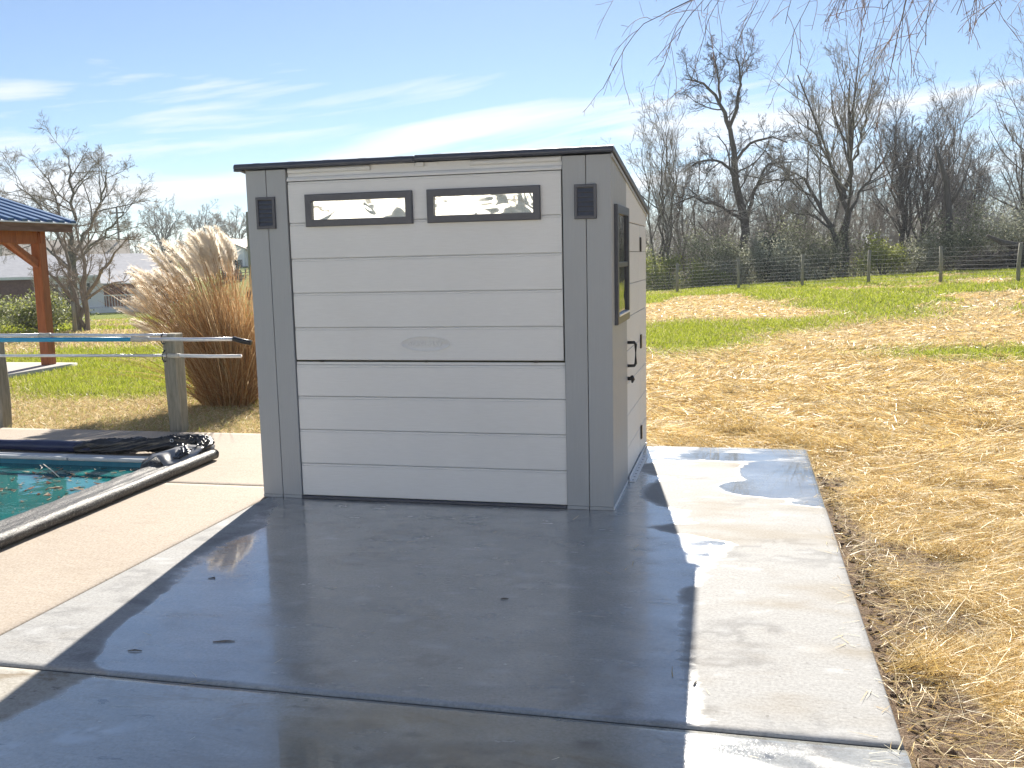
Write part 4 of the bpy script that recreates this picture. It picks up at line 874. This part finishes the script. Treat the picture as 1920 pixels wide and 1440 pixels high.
put_tree('overhanging_tree', (x, y, z0), 78, OT, [dict(n=15, t0=.3, a=(25, 70), l=(.14, .32), rr=.4, s=8, w=.10, up=-.12, rmin=.0036, tip=.4), dict(n=5, t0=.2, a=(20, 60), l=(.3, .65), rr=.6, s=6, w=.11, up=-.09, rmin=.0028, tip=.6), dict(n=3, t0=.2, a=(25, 65), l=(.2, .5), rr=.7, s=3, w=.14, up=-.05, rmin=.002, tip=.7)], 'bark_mid', 'twig_red', 'overhanging tree whose drooping bare twigs enter at the upper right', 'tree').scale = (.67, .67, .775)

# ------------------------------------------------------------------ left background trees
x, y = -36.2, 41.3; z0 = tz(x, y)
L1 = [([(0, 0, -.3), (0, 0, 3), (.1, 0, 4.4)], .34, .27), ([(.1, 0, 4.2), (-1.2, 0, 6.2), (-2.6, .3, 8.0), (-4.0, .4, 9.0)], .17, .03), ([(.1, 0, 4.4), (.1, .2, 6.6), (.3, .2, 8.8), (.2, .3, 10.6)], .2, .03), ([(.1, 0, 4.3), (1.5, 0, 6.2), (2.6, .2, 8.2), (2.9, .2, 9.6)], .17, .03), ([(0, 0, 3.6), (-1.8, .1, 4.8), (-4, .1, 5.6), (-5.2, .1, 6.4)], .13, .025), ([(0, 0, 3.8), (1.8, -.3, 5.0), (3.6, -.3, 6.2), (4.4, -.3, 7.4)], .13, .025), ([(.1, .1, 5.2), (-.9, .3, 7.2), (-1.4, .3, 9.6)], .12, .025)]
put_tree('bare_tree', (x, y, z0), 51, L1, SP(11, n=(10, 8, 7, 4), rm=.007, l0=(.35, .65), w=.13, up=.02), 'bark_mid', 'twig_pale', 'big round crowned bare tree behind the pavilion roof', scale=.9)
x, y = -15.2, 14.7; z0 = tz(x, y)
L2 = [([(-.08, 0, -.3), (-.1, 0, 0.69), (-.35, .1, 1.46), (-.9, .1, 2.32)], .09, .02), ([(.0, .05, -.3), (0, .1, 0.86), (.05, .1, 1.89), (0, .1, 2.92)], .08, .015), ([(.1, 0, -.3), (.14, 0, 0.95), (.2, .05, 1.89), (.5, .1, 2.75)], .09, .015),
      ([(-.1, 0, 0.60), (-.5, -.1, 1.29), (-1.2, -.1, 1.72)], .07, .015), ([(.14, 0, 0.86), (.7, -.1, 1.46), (1.5, -.1, 2.24)], .07, .012), ([(.14, 0, 0.77), (.8, -.1, 1.12), (1.5, -.1, 1.29)], .05, .012), ([(-.3, .1, 1.38), (-.4, .1, 2.06), (-.3, 0, 2.84)], .06, .012), ([(-.05, .1, 0.52), (-.25, -.3, 1.12), (-.6, -.5, 1.63)], .05, .01)]
put_tree('bare_tree', (x, y, z0), 52, L2, SP(4, n=(8, 6, 4, 3), rm=.003, l0=(.25, .5), w=.12, up=.06), 'bark_pale', 'twig_pale', 'multi-stemmed bare tree in front of the brick house')
for (x, y, h, sd, lab) in [(-92.8, 136, 10.4, 53, 'far round bare tree left of the plume tops'), (-89.7, 144, 10.0, 54, 'far bare tree behind the plume tops'), (-87.8, 151, 9.4, 55, 'far bare tree rising behind the white barn')]:
    LL = [([(0, 0, -.3), (0, 0, h * .35), (.1, 0, h * .5)], .4, .25)] + [([(0, 0, h * .3), (math.cos(a) * h * .16, 0, h * .55), (math.cos(a) * h * .33, math.sin(a), h * (.95 - .2 * abs(math.cos(a))))], .2, .04) for a in np.linspace(0, math.pi, 7)]
    put_tree('bare_tree', (x, y, tz(x, y)), sd, LL, SP(h, n=(8, 6, 5, 3), rm=.014, l0=(.35, .6), w=.12, up=.04), 'bark_mid', 'twig_mid', lab)
for (x, y, w, h, sd, lab) in [(-60.7, 85.3, 2.6, 4.2, 61, 'conical dark evergreen left of the plumes'), (-48.5, 69.4, 2.4, 4.6, 62, 'rounded green evergreen partly behind the plumes'), (-58.8, 98.3, 2.6, 3.9, 63, 'dark conical evergreen in front of the white barn')]:
    leaf_shrub('evergreen_tree', (x, y, tz(x, y)), w, h, 2600, DG, lab, sd, .28, 'tree', True)
for (x, y, w, h, sd, cols, lab) in [(-18.4, 15.2, 1.5, .8, 64, OL + YG, 'leafy green bush left of the pavilion post'), (-16.2, 14.6, 1.3, .85, 65, OL + YG, 'leafy green bush between pavilion post and multi-stemmed tree')]:
    leaf_shrub('garden_bush', (x, y, tz(x, y)), w, h, 5200, cols, lab, sd, .055)
# far wood at left on the rising ground: one mass
limbs = []; r = np.random.default_rng(6)
for i in range(170):
    d = r.uniform(170, 300); px = r.uniform(-.78, -.42); x = cx + d * math.sin(px); y = cy + d * math.cos(px); h = r.uniform(2.5, 6); z = tz(x, y)
    limbs.append(([(x, y, z - .2), (x + r.normal(0, .3), y, z + h * .5), (x + r.normal(0, .6), y, z + h)], .15, .04))
(tv, tf), (cv, cf_), _ = tree_mesh(32, limbs, [dict(n=10, t0=.15, a=(20, 60), l=(.3, .55), rr=.6, s=4, w=.12, up=.04, rmin=.05), dict(n=6, t0=.1, a=(20, 60), l=(.3, .7), rr=.6, s=3, w=.2, up=.0, rmin=.04)], sides=(4, 3, 3), ntr=1)
tag(np_mesh('far_wood', np.concatenate([tv, cv]), np.concatenate([tf, cf_ + len(tv)]), M['twig_mid']), 'far grey line of bare woodland on the rising ground at left', 'woodland', kind='stuff')

# ------------------------------------------------------------------ brick house with pale roof
hx, hy = -47.5, 55.0; hz0 = -1.72
hd_ = math.atan2(58.25 - 52.54, -43.61 + 50.9)
hs = empty('brick_house', (hx, hy, hz0), 'low brick house with pale roof beyond the bare multi-stemmed tree', 'house', None, hd_)
def hp(o, par=None): o.parent = par or hs; return o
hp(box('wall', -9, 6.5, 0, 7, -.6, 2.75, M['brick'], None, 0))
rf = hp(prism('roof', [(-.55, 2.7), (3.5, 4.3), (7.55, 2.7)], 'x', -9.6, 7.0, M['shingle'])); hp(box('fascia', -9.62, 7.02, -.6, -.54, 2.52, 2.72, M['white'], None, 0))
hp(box('siding_panel', -2.2, 2.4, -.05, -.004, 0, 2.52, M['siding'], None, 0))
for xx, w, z0, z1 in ((-5.6, .85, 1.0, 2.25), (-.9, .7, .9, 2.2), (1.2, .8, .9, 2.2), (5.2, .8, 1.1, 2.1), (-8.0, .85, 1.0, 2.25)):
    wdw = hp(box('window', xx - w / 2, xx + w / 2, -.10, -.052, z0, z1, M['white'], None, 0)); 
    for zz in ((z0 + .07, (z0 + z1) / 2 - .03), ((z0 + z1) / 2 + .03, z1 - .07)):
        hp(box('pane', xx - w / 2 + .07, xx + w / 2 - .07, -.115, -.101, zz[0], zz[1], M['winglass'], None, 0), wdw)
hp(box('door', .0 - .35, .0 + .35, -.09, -.052, 0.1, 2.1, M['winglass'], None, 0))
hp(prism('porch_roof', [(-3.2, 2.05), (-.62, 2.95), (-.62, 3.03), (-3.2, 2.13)], 'x', 2.2, 7.2, M['shingle']))
dk = hp(box('deck', 1.4, 6.2, -3.2, -.06, .0, .35, M['siding'], None, 0))
for k in range(25): hp(box('baluster', 1.5 + k * .19, 1.54 + k * .19, -3.2, -3.16, .351, 1.22, M['white'], None, 0), dk)
hp(box('rail', 1.45, 6.2, -3.215, -3.145, 1.221, 1.30, M['white'], None, 0), dk)
for xx in (2.3, 4.7, 7.0): hp(box('porch_post', xx - .06, xx + .06, -3.1, -2.98, .351, 2.07, M['white'], None, 0))
hb = empty('distant_house', (-66, 78, tz(-66, 78)), 'distant tan roofed house above the brick house roof', 'house', None, hd_)
o = box('wall', -5, 6, 0, 6, 0, 3.9, M['brick'], hb, 0); o = prism('roof', [(-.6, 3.8), (3, 5.6), (6.6, 3.8)], 'x', -5.4, 6.4, M['tan_roof'], hb)
# white barn
bx, by = -74.6, 123.5; bz = 1.15
bn = empty('barn', (bx, by, bz), 'white metal barn with tan gable roof on the far rise', 'barn', None, R(8))
o = prism('wall', [(-3.4, 0), (3.4, 0), (3.4, 2.6), (0, 4.0), (-3.4, 2.6)], 'y', 0, 12, M['siding'], bn)
o = prism('roof', [(-3.8, 2.52), (0, 4.1), (3.8, 2.52), (3.8, 2.66), (0, 4.24), (-3.8, 2.66)], 'y', -.4, 12.4, M['tan_roof'], bn)
o = box('door', 1.2, 3.0, -.06, -.01, 0, 1.0, M['winglass'], bn, 0)
o = box('wall', 3.42, 10, 1, 11, 0, 2.4, M['siding'], bn, 0); o = prism('roof', [(3.3, 2.3), (10.4, 2.0), (10.4, 2.1), (3.3, 2.95)], 'y', .6, 11.4, M['tan_roof'], bn)
# board fence in front of the barn
bf = empty('board_fence', (-62, 101, tz(-62, 101)), 'dark board fence crossing the far meadow below the barn', 'fence')
for i in range(9):
    xx = -66 + i * 1.6; yy = 99 + i * 1.0; z = tz(xx, yy); o = box('post', xx - .06, xx + .06, yy - .06, yy + .06, z - .1, z + 1.15, M['bark_mid'], None, 0); o.parent = bf; o.matrix_parent_inverse = bf.matrix_world.inverted()
for zz in (.4, .75, 1.05):
    P = np.array([(-66 + i * 1.6, 98.9 + i * 1.0, tz(-66 + i * 1.6, 99 + i) + zz) for i in range(9)]); o = tube('rail', P, .05, M['bark_mid'], None, 4); o.parent = bf; o.matrix_parent_inverse = bf.matrix_world.inverted()
# utility poles
for (x, y, zt, lab, rr) in [(-63.3, 83.5, 7.8, 'tall thin utility pole above the brick house roof', .13), (-85.6, 116.8, 6.3, 'shorter far utility pole right of the tall one', .14)]:
    z = tz(x, y); e = empty('utility_pole', (x, y, z), lab, 'utility pole'); o = tube('shaft', [(0, 0, -.2), (0, 0, zt - z)], [rr, rr * .8], M['bark_mid'], e, 8)
    o = box('crossarm', -.9, .9, -.05, .05, zt - z - .7, zt - z - .55, M['bark_mid'], e, 0)
x, y = -20.86, 33.57; z = tz(x, y); e = empty('service_pole', (x, y, z), 'weathered wooden service pole just left of the shed', 'utility pole')
o = tube('shaft', [(0, 0, -.2), (.02, 0, 3.9 - z)], [.09, .07], M['post'], e, 10); o = box('meter_box', -.16, .05, -.16, -.1, .95, 1.35, M['black'], e, .01)
# gravel drive behind, by the pole
tag(np_mesh('gravel_drive', [(-27, 40, tz(-27, 40) + .03), (-20.5, 45, tz(-20.5, 45) + .03), (-24, 52, tz(-24, 52) + .03), (-31, 47, tz(-31, 47) + .03)], np.array([[0, 1, 2, 3]]), simple('gravel', (.5, .48, .45), (.6, .58, .56), .9, 20)), kind='structure')
for (x, y, h, lab) in [(-13.8, 16.2, .62, 'short wooden stake standing on the lawn below the house deck'), (-15.15, 14.35, .75, 'thin wooden stake against the multi-stemmed tree'), (-19.0, 30.6, .8, 'grey fence stump beside the service pole')]:
    z = tz(x, y); o = tube('stake', [(x, y, z - .1), (x + .01, y, z + h * .6), (x, y, z + h)], [.055, .05, .045], M['post'], None, 8); tag(o, lab, 'stake')

# ------------------------------------------------------------------ house behind the photographer (seen only in reflections)
hh = empty('white_house', (0, -21, -.05), 'white sided house facing the shed from behind the viewer', 'house')
def hq(o): o.parent = hh; o.matrix_parent_inverse = hh.matrix_world.inverted(); return o
hq(box('wall', -17, 8, -27, -21.05, -.2, 5.4, M['siding'], None, 0))
for k in range(36): hq(prism('siding_board', [(-21.02, k * .15), (-21.045, k * .15), (-21.045, k * .15 + .149), (-21.035, k * .15 + .149)], 'x', -17, 8, M['siding']))
hq(prism('roof', [(-20.5, 5.35), (-24, 7.3), (-27.5, 5.35)], 'x', -17.5, 8.5, M['roof']))
hq(box('gutter', -17, 8, -21.02, -20.9, 3.05, 3.13, M['black'], None, .01))
for x0, x1, z0, z1 in ((-9.2, -8.0, 3.4, 4.6), (-13.5, -12.2, 3.4, 4.6), (-6.0, -5.0, 2.4, 4.4), (-2.6, -1.6, 0, 2.1), (.6, 2.6, .05, 2.15), (2.0, 3.2, 3.2, 4.5), (5, 6.2, .9, 2.2), (-6.4, -5.2, .7, 2.0)): hq(box('window', x0, x1, -21.01, -20.98, z0, z1, M['winglass'], None, .003))

# ------------------------------------------------------------------ straw and grass
def wedge(N, r0, r1, a0, a1, pw=1.):
    u = rng.random(N); r = (r0 ** pw + u * (r1 ** pw - r0 ** pw)) ** (1 / pw) if pw != 0 else r0 * (r1 / r0) ** u
    a = np.radians(rng.uniform(a0, a1, N)); return cx + r * np.sin(a), cy + r * np.cos(a), r
def offslab(x, y):
    onp = ((x > -2.44) & (x < 1.325) & (y < 2.14)) | ((x < -2.4) & (y < 2.29)) | ((x > -14.6) & (x < -9.84) & (y < 7.65))
    shedb = (x > -2.5) & (x < .03) & (y > 0) & (y < 2.2)
    return ~(onp | shedb)
STR = np.array([(.78, .60, .27), (.86, .72, .41), (.70, .50, .19), (.90, .83, .62), (.76, .56, .21), (.42, .29, .13)])
def straw(N, r0, r1, a0, a1, ln, wd, S, lift, pw):
    x, y, r = wedge(N, r0, r1, a0, a1, pw); k = offslab(x, y) & (x > -2.6)
    gm = green_mask(x, y); sm = soil_mask(x, y); nn = fbm(x * 1.3, y * 1.3, 55)
    k &= (rng.random(N) > gm * 1.5 - .15) & (rng.random(N) > np.clip(sm * 1.0, 0, .82)) & (rng.random(N) < .45 + .9 * nn)
    x, y, r = x[k], y[k], r[k]; n = len(x); nn = nn[k]
    clump = np.clip(fbm(x * 3.2, y * 3.2, 66) - .5, 0, 1) * 2
    dirn = 6.283 * fbm(x * .9, y * .9, 14) * 1.6 + rng.normal(0, .75, n)
    z = terrain(x, y) + rng.random(n) * (lift + .05 * clump)
    D = np.stack([np.cos(dirn), np.sin(dirn), rng.normal(.06, .22, n) * (1 + clump)], -1); L = rng.uniform(ln[0], ln[1], n) * (1 + .0 * r); W = rng.uniform(wd[0], wd[1], n) * np.clip(r / 6, .8, 4)
    bend = rng.normal(0, .22, (n, 3)) * np.array([1, 1, .25]) + np.array([0, 0, -.08])
    side = np.stack([-np.sin(dirn), np.cos(dirn), rng.normal(0, .8, n)], -1)
    V, F = ribbons(np.stack([x, y, z], -1), D, L, W, S, bend, side)
    c = STR[rng.choice(6, n, p=[.26, .24, .18, .14, .12, .06])] * rng.uniform(.8, 1.15, (n, 1)); return V, F, np.repeat(c, 2 * (S + 1), 0)
def joinm(name, parts, mat, lab, cat):
    o = 0; Vs = []; Fs = []; Cs = []
    for V, F, C in parts: Vs.append(V); Fs.append(F + o); Cs.append(C); o += len(V)
    ob = np_mesh(name, np.concatenate(Vs), np.concatenate(Fs), mat, None, False, np.concatenate(Cs)); return tag(ob, lab, cat, kind='stuff')
joinm('straw_mulch', [straw(340000, 2.2, 9, -14, 40, (.04, .18), (.0016, .0042), 2, .03, 1.4), straw(170000, 8, 17, -12, 26, (.07, .2), (.0035, .006), 1, .03, 1.4), straw(70000, 16, 34, -10, 22, (.08, .2), (.004, .006), 1, .025, 1.4)], M['straw'], 'golden straw mulch spread over the bare field right of the pad', 'straw')
# tufts where straw lies heaped, in darker straw colours
tp = []
for (x, y, w, n, h) in [(.69, 2.98, .16, 900, .11), (.86, 3.05, .10, 420, .08), (1.2, 2.5, .14, 500, .06), (.25, 2.28, .12, 300, .05), (2.2, 1.15, .15, 420, .07), (1.95, 2.7, .14, 350, .07), (3.1, 3.6, .16, 380, .08), (2.5, 4.6, .16, 380, .08), (1.4, 4.9, .18, 380, .08), (3.4, 5.6, .2, 380, .09), (2.4, 6.6, .2, 380, .08)] + [(float(u), float(v), float(g), 150, .05) for u, v, g in zip(rng.uniform(.2, 5.5, 70), rng.uniform(-2.5, 11, 70), rng.uniform(.05, .13, 70))]:
    if not offslab(np.array(x), np.array(y)): continue
    a = rng.uniform(0, 6.283, n); q = w * np.sqrt(rng.random(n)); bx_ = x + q * np.cos(a) * 1.4; by_ = y + q * np.sin(a); zb = terrain(bx_, by_) + h * (1 - (q / w) ** 2) * rng.random(n)
    D = np.stack([rng.normal(0, 1, n), rng.normal(0, 1, n), rng.normal(.25, .35, n)], -1); V, F = ribbons(np.stack([bx_, by_, zb], -1), D, rng.uniform(.05, .15, n), rng.uniform(.003, .006, n), 2, rng.normal(0, .3, (n, 3)))
    c = STR[rng.choice(6, n, p=[.2, .05, .3, .02, .23, .2])] * rng.uniform(.55, .95, (n, 1)); tp.append((V, F, np.repeat(c, 6, 0)))
joinm('straw_tufts', tp, M['straw'], 'darker heaped tufts of straw beside the far edge of the pad', 'straw')
GRN = np.array([(.35, .40, .035), (.46, .50, .06), (.25, .30, .025), (.42, .44, .14), (.48, .44, .22)]); DRY = np.array([(.60, .49, .28), (.70, .60, .39), (.48, .36, .19), (.42, .40, .16)])
def grass(N, r0, r1, a0, a1, hh, wd, pw, thr=1.0):
    x, y, r = wedge(N, r0, r1, a0, a1, pw); k = offslab(x, y); gm = green_mask(x, y); left = x < -2.6
    k &= np.where(left, True, rng.random(N) < gm * 1.3 - .1); x, y, r, gm = x[k], y[k], r[k], gm[k]; n = len(x); left = x < -2.6
    isg = rng.random(n) < np.clip((gm - .25) * 1.7, .03, .93)
    D = np.stack([rng.normal(0, .35, n), rng.normal(0, .35, n), np.ones(n)], -1); flat = np.where(isg, 0, 1)[:, None] * np.stack([rng.normal(0, 1, n), rng.normal(0, 1, n), np.zeros(n) - .4], -1)
    D = D + flat; L = rng.uniform(hh[0], hh[1], n) * np.where(isg, 1., .9); W = rng.uniform(wd[0], wd[1], n) * np.clip(r / 9, .8, 3.2)
    V, F = ribbons(np.stack([x, y, terrain(x, y) + np.where(isg, 0, .008)], -1), D, L, W, 1, rng.normal(0, .3, (n, 3)) * np.array([1, 1, .2]))
    c = np.where(isg[:, None], GRN[rng.choice(5, n, p=[.33, .3, .2, .12, .05])], DRY[rng.integers(0, 4, n)]) * rng.uniform(.8, 1.2, (n, 1)); return V, F, np.repeat(c, 4, 0)
joinm('lawn_grass', [grass(165000, 8.5, 20, -52, -21, (.03, .075), (.004, .007), 1.3), grass(85000, 19, 36, -50, -19, (.05, .1), (.006, .01), 1.3)], M['blade'], 'short green and straw coloured lawn grass left of the shed', 'grass')
joinm('field_grass', [grass(130000, 12, 22, -17, 24, (.04, .085), (.005, .008), 1.2), grass(125000, 20, 38, -18, 24, (.05, .11), (.006, .009), 1.2)], M['blade'], 'patches of green grass in the straw field right of the shed', 'grass')
# clods along the pad edge
bm = bmesh.new(); q = random.Random(3)
for i in range(420):
    y = q.uniform(-5, 1.6); x = 1.33 + abs(q.gauss(0, .09)) + .01; s = q.uniform(.004, .014); mm = Matrix.Translation((x, y, float(terrain(np.array(x), np.array(y))) + s * .3)) @ Matrix.Rotation(q.uniform(0, 6), 4, 'Z') @ Matrix.Diagonal((s * q.uniform(.8, 1.6), s * q.uniform(.7, 1.2), s * .8, 1))
    bmesh.ops.create_icosphere(bm, subdivisions=1, radius=1, matrix=mm)
for v in bm.verts: v.co += Vector((q.uniform(-.004, .004), q.uniform(-.004, .004), q.uniform(-.003, .003)))
o = bm_obj('soil_clods', bm, simple('soil', (.11, .075, .05), (.22, .16, .115), .95, 15)); tag(o, 'dark soil clods along the right edge of the pad', 'soil', kind='stuff')
# twigs and bits lying on the concrete
for pts, lab in [([(-.325, -1.665, .003), (-.31, -1.66, .005), (-.29, -1.652, .003)], 'small dark leaf stem in the middle of the wet pad'), ([(-1.42, -2.385, .003), (-1.37, -2.365, .004), (-1.33, -2.36, .003)], 'thin twig lying near the front joint of the pad'), ([(-1.73, -2.535, .003), (-1.70, -2.53, .006), (-1.67, -2.525, .003)], 'stubby dark bark bit by the left shadow edge'), ([(-1.89, -1.64, .003), (-1.865, -1.62, .004), (-1.85, -1.645, .003)], 'bent pine needle bit on the bluish wet patch'), ([(.615, -2.43, .003), (.62, -2.41, .006), (.625, -2.39, .003)], 'tiny dark chip on the shadow line at right')]:
    tag(tube('twig_bit', pts, [.002, .0035, .0015], M['bark_dark'], None, 6), lab, 'twig')

n = 150; x = np.where(rng.random(n) < .75, 1.30 - np.abs(rng.normal(0, .06, n)), rng.uniform(-2.2, 1.2, n)); y = rng.uniform(-4.2, 2.05, n); k = ~((x < .06) & (y > -.1)); x, y = x[k], y[k]; n = len(x); a = rng.uniform(0, 6.283, n)
V, F = ribbons(np.stack([x, y, np.full(n, .004)], -1), np.stack([np.cos(a), np.sin(a), rng.uniform(0, .05, n)], -1), rng.uniform(.02, .10, n), rng.uniform(.0018, .0035, n), 2, rng.normal(0, .15, (n, 3)) * np.array([1, 1, .05]), np.stack([-np.sin(a), np.cos(a), 0 * a], -1))
tag(np_mesh('blown_straw', V, F, M['straw'], None, False, np.repeat(STR[rng.integers(0, 6, n)], 6, 0)), 'loose straws blown onto the concrete pad', 'straw', kind='stuff')

# ------------------------------------------------------------------ haze: thin winter air over the whole place
hzb = box('haze', -1250, 1250, -1250, 1250, -5, 16.5, None, None, 0); tag(hzb, kind='stuff')
hm = bpy.data.materials.new('thin_haze'); hm.use_nodes = True; ht = hm.node_tree; ht.nodes.clear()
ho = ht.nodes.new('ShaderNodeOutputMaterial'); hv = ht.nodes.new('ShaderNodeVolumePrincipled')
hv.inputs['Color'].default_value = (.8, .88, 1, 1); hv.inputs['Density'].default_value = .0004; hv.inputs['Anisotropy'].default_value = .3
ht.links.new(hv.outputs[0], ho.inputs['Volume']); hzb.data.materials.append(hm)
